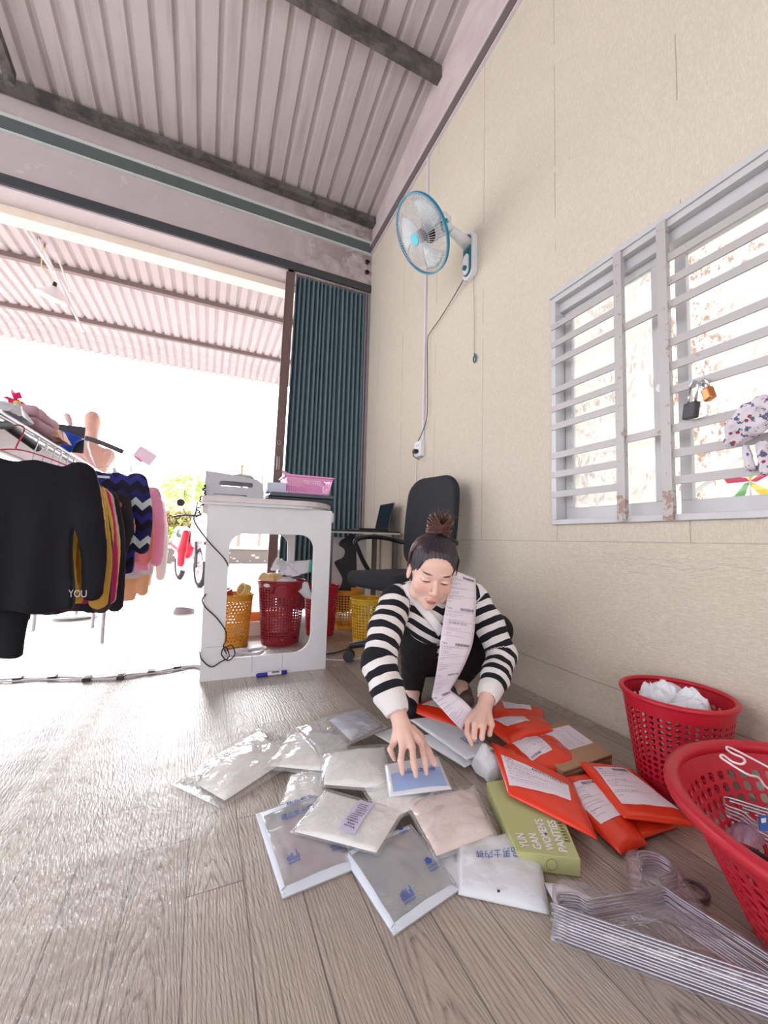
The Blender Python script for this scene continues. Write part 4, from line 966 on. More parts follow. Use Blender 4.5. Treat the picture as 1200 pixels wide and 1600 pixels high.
# cardboard box
def carton(label, top, h, z1, name, mat, cat='box', group=None):
    c = [fz(x, y, z1) for x, y in top]; t = empty(name, sum(c, Vector())/4-Vector((0,0,h)), label, cat, group)
    lo = [p-Vector((0, 0, h)) for p in c]
    MB().add(lo+c, [(0,1,2,3),(4,7,6,5),(0,4,5,1),(1,5,6,2),(2,6,7,3),(3,7,4,0)]).build('box_body', mat, t, bevel=.0015)
    F = lambda a, b, l=.0012: (c[0]*(1-a)+c[1]*a)*(1-b)+(c[3]*(1-a)+c[2]*a)*b+Vector((0, 0, l))
    return t, F, c, lo
m_kraft = simple('brown_cardboard', (176, 142, 112), .85)
t, F, c, lo = carton('brown cardboard box with a white label behind the orange mailers', [(800,1146),(884,1127),(956,1178),(880,1205)], .045, .046, 'cardboard_box', m_kraft)
L = MB().grid(lambda u, v: F(.36+.60*u, .12+.56*v, .0006), 1, 1).build('shipping_label', m_lab, t)
shipping_print(lambda a, b, l=.0012: F(.36+.60*b, .12+.56*(1-a), .0012), 9).build('label_print', m_grey_ink, L)
MB().grid(lambda u, v: (c[3]*(1-u)+c[2]*u)*(1)+Vector((0,0,-.004-.006*v))+(c[3]-c[0]).normalized()*.0008, 1, 1).build('box_flap_edge', simple('dark_cardboard', (120, 92, 74), .9), t)
mailer('rounded orange mailer with an upside-down label, touching the cardboard box', [(786,1166),(862,1150),(912,1196),(838,1216)], (.03,.03,.03,.03), .032, [(.55,.70),(.1,.75),(.1,.12),(.62,.05)], 5, edge=.45)
mailer('orange mailer lying under the label-up one, close to the floor', [(905,1235),(1000,1222),(1056,1292),(985,1316)], (.006,.006,.01,.01), .012, None, 6)
mailer('orange mailer with a pinkish label in the middle of the parcel fan', [(850,1222),(925,1208),(1012,1318),(970,1334)], (.03,.028,.012,.012), .02, [(.12,.20),(.92,.16),(.95,.72),(.10,.74)], 7, wr=.004)
mailer('orange mailer nearest the red basket, label facing up', [(902,1189),(985,1200),(1088,1291),(975,1277)], (.045,.045,.035,.04), .012, [(.18,.16),(.80,.10),(.97,.80),(.10,.84)], 8, wr=.003)
mailer('narrow orange mailer leaning across the green box', [(768,1159),(893,1218),(934,1311),(794,1241)], (.075,.05,.04,.05), .010, [(.07,.28),(.90,.26),(.85,.58),(.05,.86)], 10, wr=.003)
# green carton
m_green = simple('olive_green_card', (186, 190, 134), .55, var=.02)
t, F, c, lo = carton('pale green box lettered in white, lying among the parcels', [(760,1222),(850,1206),(907,1342),(808,1330)], .036, .037, 'green_box', m_green)
b = MB(); FF = lambda a, b_, l=.0008: F(a, b_, l)
for i, (s, x, L_) in enumerate((('YUN', .10, .17), ('GAN', .30, .17), ("WOMEN'S", .50, .34), ('PANTIES', .70, .32))):
    vs, fs, asp = text2d(s, True); b.add([FF(x+.14*(1-y)*1.0, .955-L_*xx) for xx, y in vs], fs)
b.build('lettering', m_paper, t)
b = MB()
for k in range(7): qd(b, FF, .86+.01*(k % 3), .66+.03*k, .93, .675+.03*k)
qd(b, FF, .94, .72, .95, .86); b.build('small_print', simple('olive_ink', (96, 100, 60), .6), t)
MB().tube([lo[3].lerp(lo[2], .55)+(c[3]-lo[3])*.5+(lo[2]-lo[3]).normalized()*.011*math.cos(a)+Vector((0, 0, .011*math.sin(a)))-(c[0]-c[3]).normalized()*.0004 for a in np.linspace(0, 2*math.pi, 24, False)], .0005, 4, closed=True).build('thumb_cut', simple('olive_line', (120, 122, 80), .7), t)
# ---- clear and frosted garment bags
def gbag(label, px, zs, puff, film_m, cloth=None, seed=0, inset=.12, wr=.005, name='garment_bag', group='packed garments', crect=None, edge=.5, cp=None):
    c = [fz(x, y, z) for (x, y), z in zip(px, zs)]; g = Bag(c, puff, wr, seed, edge)
    t = empty(name, sum(c, Vector())/4, label, 'bag', group); g.skin(film_m, t, 'bag_film', n=26)
    if film_m is m_frost:
        b = MB(); e = .055
        for (u0, v0, u1, v1) in ((0, 0, 1, e*2.2), (0, 1-e, 1, 1), (0, e, e, 1-e), (1-e, e, 1, 1-e)):
            b.grid(lambda a, b_: g.top(u0+(u1-u0)*a, v0+(v1-v0)*b_, .0006), 12 if u1-u0 > .5 else 2, 12 if v1-v0 > .5 else 2)
        b.build('seal_border', m_seal, t, smooth=True, weld=.0001)
    if cloth:
        r = crect or [(inset, inset), (1-inset, inset), (1-inset, 1-inset), (inset, 1-inset)]
        h = Bag([g.flat(u, v) for u, v in r], 0, 0, seed+50, .3, .0)
        bl4 = lambda u, v, k: (r[0][k]*(1-u)+r[1][k]*u)*(1-v)+(r[3][k]*(1-u)+r[2][k]*u)*v
        def ct(u, v, lift=0):
            a, b_ = bl4(u, v, 0), bl4(u, v, 1); e = (16*u*(1-u)*v*(1-v))**.22; q = g.flat(a, b_)+g.n*(g.hgt(a, b_)*.86*e-.0012); q.z = max(q.z, .0032); return q
        def cb(u, v):
            a, b_ = bl4(u, v, 0), bl4(u, v, 1); q = g.flat(a, b_)-g.n*.0014; q.z = max(q.z, .0026); return q
        h.top, h.bot = ct, cb
        h.skin(cloth, t, 'folded_garment', n=20)
    return t, g
m_seal = simple('frosted_border', (214, 222, 234), .35, var=.02)
c_white = simple('white_cloth', (251, 251, 249), .85, bump=.2, bsc=200); c_grey = simple('grey_cloth', (112, 114, 120), .85, bump=.2, bsc=200)
c_mauve = simple('mauve_cloth', (168, 146, 154), .85, bump=.2, bsc=200); c_pink = simple('pale_pink_cloth', (232, 214, 208), .85, bump=.2, bsc=200)
c_blue = simple('pale_blue_cloth', (150, 178, 226), .8, bump=.2, bsc=200); c_ice = simple('icy_white_cloth', (212, 220, 236), .8); c_lil = simple('lilac_grey_cloth', (186, 188, 204), .85)
def bluetext(t, g, s, rect, rot=0, mir=False, name='bag_lettering'):
    b = MB(); F = g.on([(0,0),(1,0),(1,1),(0,1)]); txt(b, F, s, rect[0], rect[1], rect[2], rect[3], rot, mir); return b.build(name, m_blue_ink, t)
def bluelogo(t, g, x, y, s=1.0):
    b = MB(); F = g.on([(0,0),(1,0),(1,1),(0,1)])
    for k in range(5):
        a = 2*math.pi*k/5; cx, cy = x+.028*s*math.cos(a), y+.024*s*math.sin(a)
        n = len(b.v); b.v += [F(cx+.026*s*math.cos(q), cy+.022*s*math.sin(q)) for q in np.linspace(0, 6.28, 8, False)]; b.f.append(tuple(range(n, n+8)))
    for k in range(2):
        for j in range(6): qd(b, F, x-.07*s+.025*j*s, y+.07*s+.04*k*s, x-.055*s+.025*j*s, y+.09*s+.04*k*s)
    b.build('bag_emblem', m_blue_ink, t)
def bars(t, g, x, y, s=1.0, seed=0):
    r = random.Random(seed); b = MB(); F = g.on([(0,0),(1,0),(1,1),(0,1)])
    for k in range(9): qd(b, F, x+.018*k*s, y-.10*s*r.uniform(.3, 1), x+.018*k*s+.010*s, y)
    for k in range(7): qd(b, F, x+.022*k*s, y+.015, x+.022*k*s+.014*s, y+.03)
    b.build('bag_print', m_blue_ink, t)
CH = '精品男士内裤'
# far left clear bags
gbag('crinkled clear bag at the far left of the pile, dark label at its tip', [(268,1226),(408,1134),(486,1176),(346,1263)], (.006,.008,.012,.006), .030, m_film, c_white, 31, crect=[(.10,.30),(.85,.14),(.90,.86),(.08,.90)], wr=.009, cp=.024)
gbag('glossy clear bag overlapping the far left one', [(408,1200),(458,1140),(560,1146),(540,1214)], (.022,.014,.02,.022), .024, m_film, c_white, 32, wr=.008, cp=.019, inset=.07)
gbag('clear bag with lilac lining nearest the woman sleeve', [(460,1137),(566,1104),(606,1136),(500,1184)], (.045,.045,.05,.05), .022, m_film, c_lil, 33, crect=[(.45,.10),(.95,.08),(.95,.88),(.45,.92)], wr=.006, cp=.017)
gbag('white garment in a clear bag under the woman hand', [(502,1176),(606,1162),(625,1240),(498,1228)], (.035,.035,.036,.036), .024, m_film, c_white, 34, wr=.005, cp=.020, inset=.06)
gbag('crinkled clear bag peeking from beneath the white garment', [(452,1206),(512,1200),(516,1258),(434,1262)], (.008,.01,.012,.006), .014, m_film, c_white, 35, wr=.005, cp=.011, inset=.07)
gbag('large clear bag at the centre beneath the blue packet', [(560,1226),(640,1196),(690,1246),(600,1290)], (.028,.03,.03,.03), .014, m_film, c_white, 36, wr=.004, cp=.011, inset=.06)
# left frosted bag with mauve garment
t, g = gbag('frosted zip bag with a mauve garment at the left front', [(399,1272),(512,1232),(558,1356),(441,1404)], (.004,.006,.005,.004), .014, m_frost, c_mauve, 37, crect=[(.17,.24),(.97,.22),(.93,.90),(.20,.90)], wr=.004, edge=.3, cp=.0095)
bluetext(t, g, CH, (.38, .045, .55, .075)); bluetext(t, g, CH, (.26, .22, .50, .085)); bars(t, g, .17, .76, 1, 3); bluelogo(t, g, .80, .70)
# grey
t, g = gbag('frosted zip bag with a dark grey garment at the front', [(533,1334),(642,1288),(718,1390),(615,1462)], (.006,.008,.005,.004), .016, m_frost, c_grey, 38, crect=[(.10,.14),(.93,.12),(.90,.88),(.12,.90)], wr=.004, edge=.3, cp=.0115)
bluelogo(t, g, .83, .62); bars(t, g, .26, .86, 1, 5); bluelogo(t, g, .80, .06, .8)
# light blue front right
t, g = gbag('pale blue-white packet with reversed blue lettering, right front', [(712,1322),(838,1296),(859,1428),(716,1396)], (.012,.012,.004,.005), .018, m_wfilm, c_ice, 39, wr=.006, edge=.3, inset=.08, cp=.009)
bluetext(t, g, CH, (.22, .36, .62, .13), rot=180)
MB().grid(lambda u, v: g.top(.44+.03*u, .93+.03*v, .001), 1, 1).build('punch_hole', m_ink, t)
gbag('small pale packet wedged between the grey and blue-white ones', [(668,1336),(716,1306),(722,1392),(700,1372)], (.004,.006,.004,.004), .006, m_wfilm, c_ice, 40, wr=.003)
# pink
t, g = gbag('soft pale pink garment in a milky bag at the centre front', [(628,1250),(742,1226),(778,1306),(680,1344)], (.03,.03,.026,.024), .024, film('milky_film', (1, 1, 1), .16, .15, 8, .4, .03, .25), c_pink, 41, wr=.007, inset=.05, cp=.0205)
# white garment with sticker
t, g = gbag('flat white garment with a handwritten sticker, on top at left front', [(508,1232),(632,1270),(592,1336),(452,1300)], (.030,.030,.026,.026), .012, m_film, c_white, 42, wr=.003, edge=.25, inset=.04, cp=.0095)
st = g.patch([(.50,.12),(.68,.12),(.68,.84),(.50,.84)], simple('lilac_sticker', (206, 200, 226), .5), t, 'sticker', .002)
r_ = random.Random(5); b = MB(); F = g.on([(.50,.12),(.68,.12),(.68,.84),(.50,.84)])
for k in range(11):
    y = .14+.07*k; x = .1+r_.uniform(0, .2)
    while x < r_.uniform(.6, .9): qd(b, lambda a, b_, l=.003: F(a, b_, .003), x, y, x+.07, y+.022+.012*r_.random()); x += .11
b.build('handwriting', m_ink, st)
# blue packet under the hand
t, g = gbag('small frosted packet with a light blue garment under the spread hand', [(600,1196),(684,1182),(706,1232),(608,1244)], (.050,.052,.048,.046), .010, m_wfilm, c_blue, 43, wr=.003, edge=.25, crect=[(.1,.42),(.93,.42),(.93,.93),(.08,.93)], cp=.011)
bluetext(t, g, CH, (.24, .38, .60, .16))
bl = g.patch([(.08,.44),(.94,.44),(.94,.96),(.07,.96)], simple('blue_showing', (160, 186, 232), .5), t, 'blue_window', .0008)
# packets behind the hand
t, g = gbag('flat frosted packet with blue lettering under the long orange mailer', [(640,1124),(690,1118),(772,1170),(728,1186)], (.022,.024,.045,.04), .008, m_wfilm, c_ice, 44, wr=.002, edge=.3)
bluetext(t, g, CH, (.45, .68, .50, .2)); 
gbag('white packet edge showing below the lettered packet', [(646,1150),(700,1146),(752,1184),(726,1198)], (.008,.012,.02,.02), .012, m_wfilm, c_white, 45, wr=.004)
gbag('mauve-lined packet half hidden behind the woman wrist', [(584,1146),(624,1136),(646,1150),(612,1162)], (.03,.03,.034,.034), .006, m_wfilm, c_mauve, 46, wr=.002)
crumple('plastic_bag', fz(765, 1206, .006), (.085, .085, .055), m_wfilm, 'crumpled milky plastic bag beside the green box corner', 'plastic bag', seed=77, amp=.7, n=12)
# white card at the right front
o = sheet([fz(850,1382,.006), fz(884,1386,.010), fz(985,1432,.012), fz(872,1424,.006)], m_paper, 'card', 'white rounded card sticking out under the metal hangers', 'card', th=.004)
# ======================= metal hangers =======================
def hanger_pts(w_=.37, h=.12, notch=.018):
    """flat outline of a wire hanger: bar from (0,0) to (w,0), shoulders and hook (returned apart)"""
    L = [(.0, .012), (.004, .0), (.02, -.004), (w_-.02, -.004), (w_-.004, .0), (w_, .012), (w_-.006, .026), (w_-.035, .036), (w_-.05, .030), (w_-.07, .042), (w_*.56, h*.86), (w_*.5, h), (w_*.44, h*.86), (.07, .042), (.05, .030), (.035, .036), (.006, .026)]
    hk = [(w_*.5, h), (w_*.5, h+.02), (w_*.5+.014, h+.036), (w_*.5+.030, h+.052), (w_*.5+.028, h+.078), (w_*.5+.004, h+.090), (w_*.5-.022, h+.080), (w_*.5-.028, h+.060)]
    return spline([(x, y, 0) for x, y in L], 3, True), spline([(x, y, 0) for x, y in hk], 4)
def hanger(name, M, mat, r=.0021, label=None, group=None, cat='hanger', parent=None, w_=.37, h=.12):
    a, k = hanger_pts(w_, h); t = empty(name, M.translation, label, cat, group)
    MB().tube([M @ p for p in a], r, 6, closed=True).build('frame', mat, t, smooth=True)
    MB().tube([M @ p for p in k], r, 6).build('hook', mat, t, smooth=True)
    return t
A0 = fz(872, 1466, .0); B0 = fz(1199, 1587, .0); ux = (B0-A0).normalized(); uy = Vector((-ux.y, ux.x, 0))
if uy.y < 0: uy = -uy
h0 = None
for i in range(11):
    M = Matrix((ux, uy, Vector((0, 0, 1)))).transposed().to_4x4()
    M = M @ Matrix.Rotation(math.radians(random.uniform(-.4, .4)), 4, 'Z')
    M.translation = A0+Vector((0, 0, .004+.0044*i))+ux*random.uniform(-.003, .003)+uy*(.0009*i)
    if h0 is None:
        h0 = hanger('wire_hanger', M, simple('galvanised_wire', (196, 196, 204), .3, .85), group='wire hangers in the clear bag', label='lowest shiny wire hanger of the bagged stack, flat on the floor'); M0 = M.copy()
        ch0 = list(h0.children)
    else:
        o = h0.copy(); COL.objects.link(o)
        T = M @ M0.inverted(); base = h0.matrix_basis.copy()
        o.matrix_basis = T @ base
        o['label'] = 'topmost shiny wire hanger of the bagged stack on the floor' if i == 10 else 'shiny wire hanger inside the bagged stack, between the lowest and the topmost'
        for ch in ch0:
            q = ch.copy(); COL.objects.link(q); q.parent = o; q.matrix_parent_inverse = ch.matrix_parent_inverse.copy()
    if i == 10: Mtop = M
c = [A0-ux*.012-uy*.012+Vector((0,0,.004)), A0+ux*.385-uy*.012+Vector((0,0,.004)), A0+ux*.385+uy*.075+Vector((0,0,.03)), A0-ux*.008+uy*.075+Vector((0,0,.03))]
g = Bag(c, .052, .006, 91, .22, .002); t = empty('hanger_bag', A0, 'clear glossy bag wrapped around the stack of wire hangers', 'bag'); g.skin(film('clear_glossy_film', (.99, .98, 1), .04, .06, 12, .8, .05, .35), t, 'bag_film', 30)
c2 = [A0+ux*.12+uy*.075+Vector((0,0,.03)), A0+ux*.25+uy*.075+Vector((0,0,.03)), A0+ux*.225+uy*.222+Vector((0,0,.03)), A0+ux*.135+uy*.222+Vector((0,0,.03))]
g = Bag(c2, .034, .006, 92, .3, .002); g.skin(film('lilac_film', (.97, .93, .98), .08, .06, 14, .8, .05, .35), t, 'bag_mouth', 18)
# small dark ring on the floor by the hooks
tag(MB().tube([fz(1083, 1392, .006)+Vector((.028*math.cos(a), .022*math.sin(a), 0)) for a in np.linspace(0, 2*math.pi, 26, False)], .0035, 6, closed=True).build('hair_ring', simple('dark_purple', (92, 66, 80), .5), smooth=True), 'dark ring on the floor behind the hanger hooks', 'ring')
# hangers and bits in the big basket
def bh(px, py, z, ang, mat, lab, tilt=0, grp=None, r=.002, w_=.36):
    p = fz(px, py, z); M = Matrix.Translation(p) @ Matrix.Rotation(math.radians(ang), 4, 'Z') @ Matrix.Rotation(math.radians(tilt), 4, 'X')
    return hanger('wire_hanger', M, mat, r, lab, grp, w_=w_, h=.10)
m_ww = simple('white_coated_wire', (238, 234, 238), .35)
def looped(name, pts, r, mat, lab, cat='hanger', grp=None):
    t = MB().tube(spline(pts, 6), r, 7).build(name, mat, smooth=True); return tag(t, lab, cat, grp)
looped('white_hanger', [fz(1230,1215,.225), fz(1180,1188,.236), fz(1140,1168,.246), fz(1136,1171,.25), fz(1146,1178,.25), fz(1160,1184,.248), fz(1164,1190,.247), fz(1158,1194,.247), fz(1144,1190,.248), fz(1130,1180,.25), fz(1126,1183,.25), fz(1140,1193,.246), fz(1168,1210,.238), fz(1185,1215,.22), fz(1200,1232,.20), fz(1240,1250,.17)], .0022, m_ww, 'white wire hanger hooked over the rim of the wide red basket')
for i in range(5):
    z = .150-.010*i
    looped('wire_hanger', [fz(1240,1275+6*i,z), fz(1190,1262+5*i,z), fz(1137,1246+5*i,z+.004), fz(1131,1250+5*i,z+.004), fz(1136,1259+5*i,z+.002), fz(1160,1268+6*i,z), fz(1182,1285+6*i,z-.01), fz(1230,1310+6*i,z-.02)], .0019, m_chrome, ('uppermost thin metal hanger of the bundle inside the wide red basket', 'thin metal hanger within the bundle in the wide red basket', 'thin metal hanger within the bundle in the wide red basket', 'thin metal hanger within the bundle in the wide red basket', 'lowest thin metal hanger of the bundle inside the wide red basket')[i], grp='metal hangers bundled in the basket')
t = empty('blue_tag', fz(1192, 1286, .15), 'small blue card tied on the hangers in the basket', 'tag')
MB().add([fz(1185,1275,.16), fz(1206,1272,.16), fz(1206,1300,.14), fz(1186,1298,.14)], [(0,1,2,3)]).build('card', simple('blue_card', (44, 98, 176), .4), t, solid=.002)
b = MB(); b.add([fz(1189,1279,.163), fz(1197,1278,.163), fz(1197,1285,.158), fz(1190,1286,.158)], [(0,1,2,3)]).build('card_mark', m_paper, t)
crumple('plastic_bag', fz(1172, 1306, .10), (.09, .05, .025), film('violet_film', (.9, .75, .92), .3, .08, 20, .6, .1), 'violet plastic wrapper inside the wide red basket', 'plastic bag', seed=5, amp=.8)
for i, (a, b_, m, lb) in enumerate((((1143,1312),(1215,1385),m_ww,'white hanger arm across the middle of the wide red basket'), ((1152,1318),(1225,1360),m_black,'black plastic hanger under the white hanger arm in the basket'))):
    pa, pb = fz(a[0], a[1], .085-.012*i), fz(b_[0], b_[1], .06-.012*i); d = pb-pa
    looped('plastic_hanger', [pa, pa+d*.3+Vector((0,0,.006)), pa+d*.7, pb, pb+Vector((-.03,-.03,0)), pa+d*.6+Vector((-.04,-.05,0)), pa+Vector((-.01,-.02,0))], .005, m, lb)
r_ = random.Random(4)
for k in range(7):
    p = Vector((.98+r_.uniform(-.12, .12), .33+r_.uniform(-.09, .10), .03+.012*k))
    a = r_.uniform(0, 3.1); d = Vector((math.cos(a), math.sin(a), 0))*.055
    looped('plastic_hook', [p-d, p-d*.3+Vector((0,0,.012)), p+d*.5, p+d+Vector((.012,.0,.012)), p+d*.8+Vector((0,.02,.018))], .0045, (m_ww, m_black, simple('cream_plastic', (236, 216, 180), .5))[k % 3], ('white', 'black', 'cream')[k % 3]+' plastic hook lying low in the wide red basket', 'hook', 'plastic hooks at the basket bottom')
# ======================= the woman =======================
def person():
    root = empty('person', (.9, 1.45, 0), 'woman squatting in a black and white striped sweater, sorting packets, hair in a bun', 'person')
    A = np.array
    # ---- head frame
    Fh = Vector((-.31, -.85, -.31)).normalized(); U = Vector((0, 0, 1)); U = (U-Fh*U.dot(Fh)).normalized()
    X = Fh.cross(U).normalized(); q = Matrix.Rotation(math.radians(-8), 3, Fh); U = q @ U; X = q @ X
    Hc = pl(674, 893, 1, 1.145)
    Mh = A([[X.x, Fh.x, U.x], [X.y, Fh.y, U.y], [X.z, Fh.z, U.z]])
    SC = .98
    def hl(x, y, z): return A(Hc)+Mh@A([x, y, z])*SC
    def he(v, c, r, k=.01, op='+'): v.ell(hl(*c), A(r)*SC, Mh, k, op)
    # joints
    sL, sR = A((.635, 1.30, .462)), A((.995, 1.335, .455)); eL, eR = A((.520, 1.17, .300)), A((1.040, 1.225, .262))
    wL = A(fz(626, 1128, .165)); wR = A(fz(757, 1104, .150))
    neckb = A((.81, 1.33, .475)); pelv = A((1.0, 1.60, .20))
    hipL, hipR = A((.92, 1.59, .185)), A((1.11, 1.62, .185)); kL, kR = A((.745, 1.345, .335)), A((1.150, 1.385, .310))
    aL, aR = A((.825, 1.52, .075)), A((1.065, 1.53, .075))
    v = Vol((.44, .90, 0), (1.30, 1.78, .72), .0036)
    # torso, limbs (mostly under clothing)
    v.chain([A((.83, 1.38, .41)), A((.92, 1.50, .31)), pelv], [.085, .085, .095], .04)
    v.chain([sL*.85+neckb*.15, sR*.85+neckb*.15], [.045, .045], .03)
    v.ell((.825, 1.33, .43), (.10, .055, .06), k=.03); v.ell((.795, 1.275, .425), (.07, .045, .065), k=.03)
    v.chain([neckb, A((.79, 1.27, .50)), hl(0, -.02, -.06)], [.046, .042, .045], .02)
    v.chain([sL, eL, wL], [.042, .036, .0215], .02); v.chain([sR, eR, wR], [.042, .036, .0215], .02)
    v.chain([hipL, kL, aL], [.075, .048, .032], .02); v.chain([hipR, kR, aR], [.075, .048, .032], .02)
    v.chain([aL, A((.77, 1.42, .032))], [.034, .024], .01); v.chain([aR, A((1.02, 1.42, .032))], [.034, .024], .01)
    # head
    he(v, (0, -.015, .035), (.073, .090, .078), .02); he(v, (0, .022, -.028), (.058, .060, .070), .03)
    he(v, (0, .045, -.085), (.030, .030, .024), .022); he(v, (0, .062, -.098), (.014, .013, .012), .012)
    for s in (-1, 1):
        he(v, (s*.040, .050, -.034), (.024, .026, .022), .018); he(v, (s*.048, .015, -.072), (.016, .035, .022), .02)
    he(v, (0, .072, .040), (.050, .014, .028), .02); he(v, (0, .078, .018), (.040, .010, .008), .012)
    for s in (-1, 1):
        he(v, (s*.031, .093, .002), (.016, .012, .009), .010, '-')
        he(v, (s*.031, .0735, .001), (.0165, .0135, .0105), .003)
    v.cap(hl(0, .082, .010), hl(0, .100, -.030), .0065*SC, .0092*SC, .008)
    he(v, (0, .1015, -.034), (.0095, .0085, .0078), .005)
    for s in (-1, 1): he(v, (s*.0115, .0925, -.037), (.0075, .009, .0065), .004)
    he(v, (0, .0850, -.064), (.019, .0085, .0050), .004); he(v, (0, .0840, -.0722), (.016, .0092, .0058), .004)
    he(v, (0, .0965, -.0682), (.020, .006, .0012), .002, '-')
    for s in (-1, 1):
        he(v, (s*.074, -.006, -.012), (.007, .017, .028), .005); he(v, (s*.080, .0, -.010), (.005, .009, .016), .004, '-')
    # hands
    def hand(w, kn, mid, tip, rf, thumb, fore):
        w = A(w); kc = sum(A(k) for k in kn)/4
        v.cap(fore, w, .024, .0215, .01)
        for k in kn: v.cap(w*.85+A(k)*.15, A(k), .0165, .0105, .012)
        for k, m, t_, r in zip(kn, mid, tip, rf):
            k, m, t_ = A(k), A(m), A(t_)
            v.cap(k, m, r*1.08, r, .0035); d = m+(t_-m)*.5+A((0, 0, .002)); v.cap(m, d, r, r*.92, .003); v.cap(d, t_, r*.92, r*.76, .003)
        a, b, c = [A(p) for p in thumb]; v.cap(w*.45+a*.55, a, .017, .0135, .010); v.cap(a, b, .012, .0105, .005); v.cap(b, c, .0105, .0085, .004)
    hand(wL, [fz(615,1161,.118), fz(629,1167,.124), fz(644,1167,.124), fz(658,1160,.120)],
         [fz(609,1171,.112), fz(626,1188,.108), fz(646,1191,.108), fz(663,1185,.106)],
         [fz(616,1187,.084), fz(629,1208,.076), fz(650,1212,.076), fz(666,1208,.076)], [.0076, .0084, .0086, .0083],
         [fz(656,1152,.112), fz(669,1174,.098), fz(679,1193,.082)], eL*.3+wL*.7)
    hand(wR, [fz(731,1128,.130), fz(742,1133,.134), fz(755,1135,.132), fz(768,1132,.126)],
         [fz(730,1146,.112), fz(741,1152,.112), fz(753,1153,.110), fz(765,1147,.108)],
         [fz(737,1163,.088), fz(740,1146,.088), fz(752,1147,.088), fz(763,1141,.090)], [.0084, .0086, .0083, .0076],
         [fz(735,1124,.118), fz(736,1142,.104), fz(740,1155,.092)], eR*.3+wR*.7)
    P, F = v.mesh(); P = relax(P, F, 1, .4)
    loc = ((P-A(Hc))@Mh)/SC
    # skin material: features placed in the head's own coordinates
    g = N('skin'); hp = g.attr('headpos').outputs['Vector']; x, y, z = g.sep(hp); ax = g.math('ABSOLUTE', x)
    front = g.math('GREATER_THAN', y, .035)
    def ellm(cx, cz, rx, rz, rot=0, soft=.3, src=None):
        dx = g.math('SUBTRACT', ax if src is None else src, cx); dz = g.math('SUBTRACT', z, cz); c, s = math.cos(rot), math.sin(rot)
        a = g.math('DIVIDE', g.math('ADD', g.math('MULTIPLY', dx, c), g.math('MULTIPLY', dz, s)), rx); b = g.math('DIVIDE', g.math('SUBTRACT', g.math('MULTIPLY', dz, c), g.math('MULTIPLY', dx, s)), rz)
        d = g.math('ADD', g.math('MULTIPLY', a, a), g.math('MULTIPLY', b, b))
        return g.math('MULTIPLY', g.ramp(d, [(1-soft if soft < 1 else 0, 1.0), (1, 0.0)]), front)
    base = g.mix(g.noise(g.pos(), 30, 3), srgb(234, 190, 174), srgb(242, 206, 192))
    c = g.mix(g.math('MULTIPLY', ellm(.040, -.028, .026, .020, 0, .95), .35), base, srgb(226, 140, 128))
    lips = ellm(0, -.0685, .0195, .0088, 0, .45, x); c = g.mix(g.math('MULTIPLY', lips, .75), c, srgb(186, 92, 92))
    ml = ellm(0, -.0682, .020, .0014, 0, .5, x); c = g.mix(g.math('MULTIPLY', ml, .8), c, srgb(110, 44, 44))
    brow = ellm(.033, .0235, .0205, .0036, .10, .7); c = g.mix(g.math('MULTIPLY', brow, .95), c, srgb(74, 52, 46))
    lash = g.math('MULTIPLY', ellm(.031, -.0045, .0180, .0040, -.05, .6), 1.0); c = g.mix(g.math('MULTIPLY', lash, .9), c, srgb(34, 24, 24))
    crease = ellm(.031, .0085, .0165, .0016, .05, .8); c = g.mix(g.math('MULTIPLY', crease, .45), c, srgb(150, 96, 84))
    nos = ellm(.0062, -.0415, .0030, .0018, 0, .5); c = g.mix(g.math('MULTIPLY', nos, .7), c, srgb(120, 64, 56))
    g.l(c, g.p.inputs['Base Color']); g.set(Roughness=.5); g.p.inputs['Subsurface Weight'].default_value = .12; g.p.inputs['Subsurface Radius'].default_value = (.02, .008, .004); g.p.inputs['Subsurface Scale'].default_value = .3
    g.bump(g.noise(g.pos(), 420, 3), .12, .0008)
    body = npmesh('body', P, F, g.m, root, {'headpos': loc})
    # nails
    m_nail = simple('nail', (240, 196, 190), .25)
    for tp, bk in (((629,1206,.0795),(627,1198,.0865)), ((650,1210,.0795),(648,1202,.0865)), ((666,1206,.0795),(665,1198,.0865))):
        a, b = fz(*tp), fz(*bk); d = (a-b).normalized(); sd = d.cross(Vector((0,0,1))).normalized(); n = sd.cross(d)
        MB().grid(lambda u, w_: b.lerp(a, w_*.75+.2)+sd*(u-.5)*.0088+n*(.0048-.007*(u-.5)**2), 4, 3).build('fingernail', m_nail, body, smooth=True, solid=.0006)
    # ---- hair
    v = Vol(tuple(A(Hc)-.16), tuple(A(Hc)+.20), .0036)
    he(v, (0, -.020, .040), (.0815, .096, .086), .01); he(v, (0, -.05, -.02), (.066, .058, .070), .03)
    he(v, (0, .098, -.046), (.078, .088, .097), .012, '-'); he(v, (0, .04, -.115), (.12, .09, .06), .01, '-')
    P2, F2 = v.mesh()
    l2 = ((P2-A(Hc))@Mh)/SC
    # strands comb back from the hairline to the bun
    top = A([0, -.035, .125]); d = l2-top; ang = np.arctan2(d[:, 0], d[:, 1]); rip = np.sin(ang*46+6*np.sin(l2[:, 2]*40))*.0011
    nn = l2-A([0, -.02, .03]); nn /= np.linalg.norm(nn, axis=1)[:, None]; P2 = P2+(nn*rip[:, None])@Mh.T
    g = N('dark_hair'); vv = g.attr('hairpos').outputs['Vector']; hx, hy, hz = g.sep(vv)
    an = g.math('ARCTAN2', hx, g.math('ADD', hy, .035)); st = g.noise(g.comb(g.math('MULTIPLY', an, 26), g.math('MULTIPLY', hz, 12)), 1.0, 4, .7)
    red = g.ramp(hz, [(.075, 0.0), (.15, 1.0)]); base = g.mix(red, srgb(38, 32, 40), srgb(104, 58, 46))
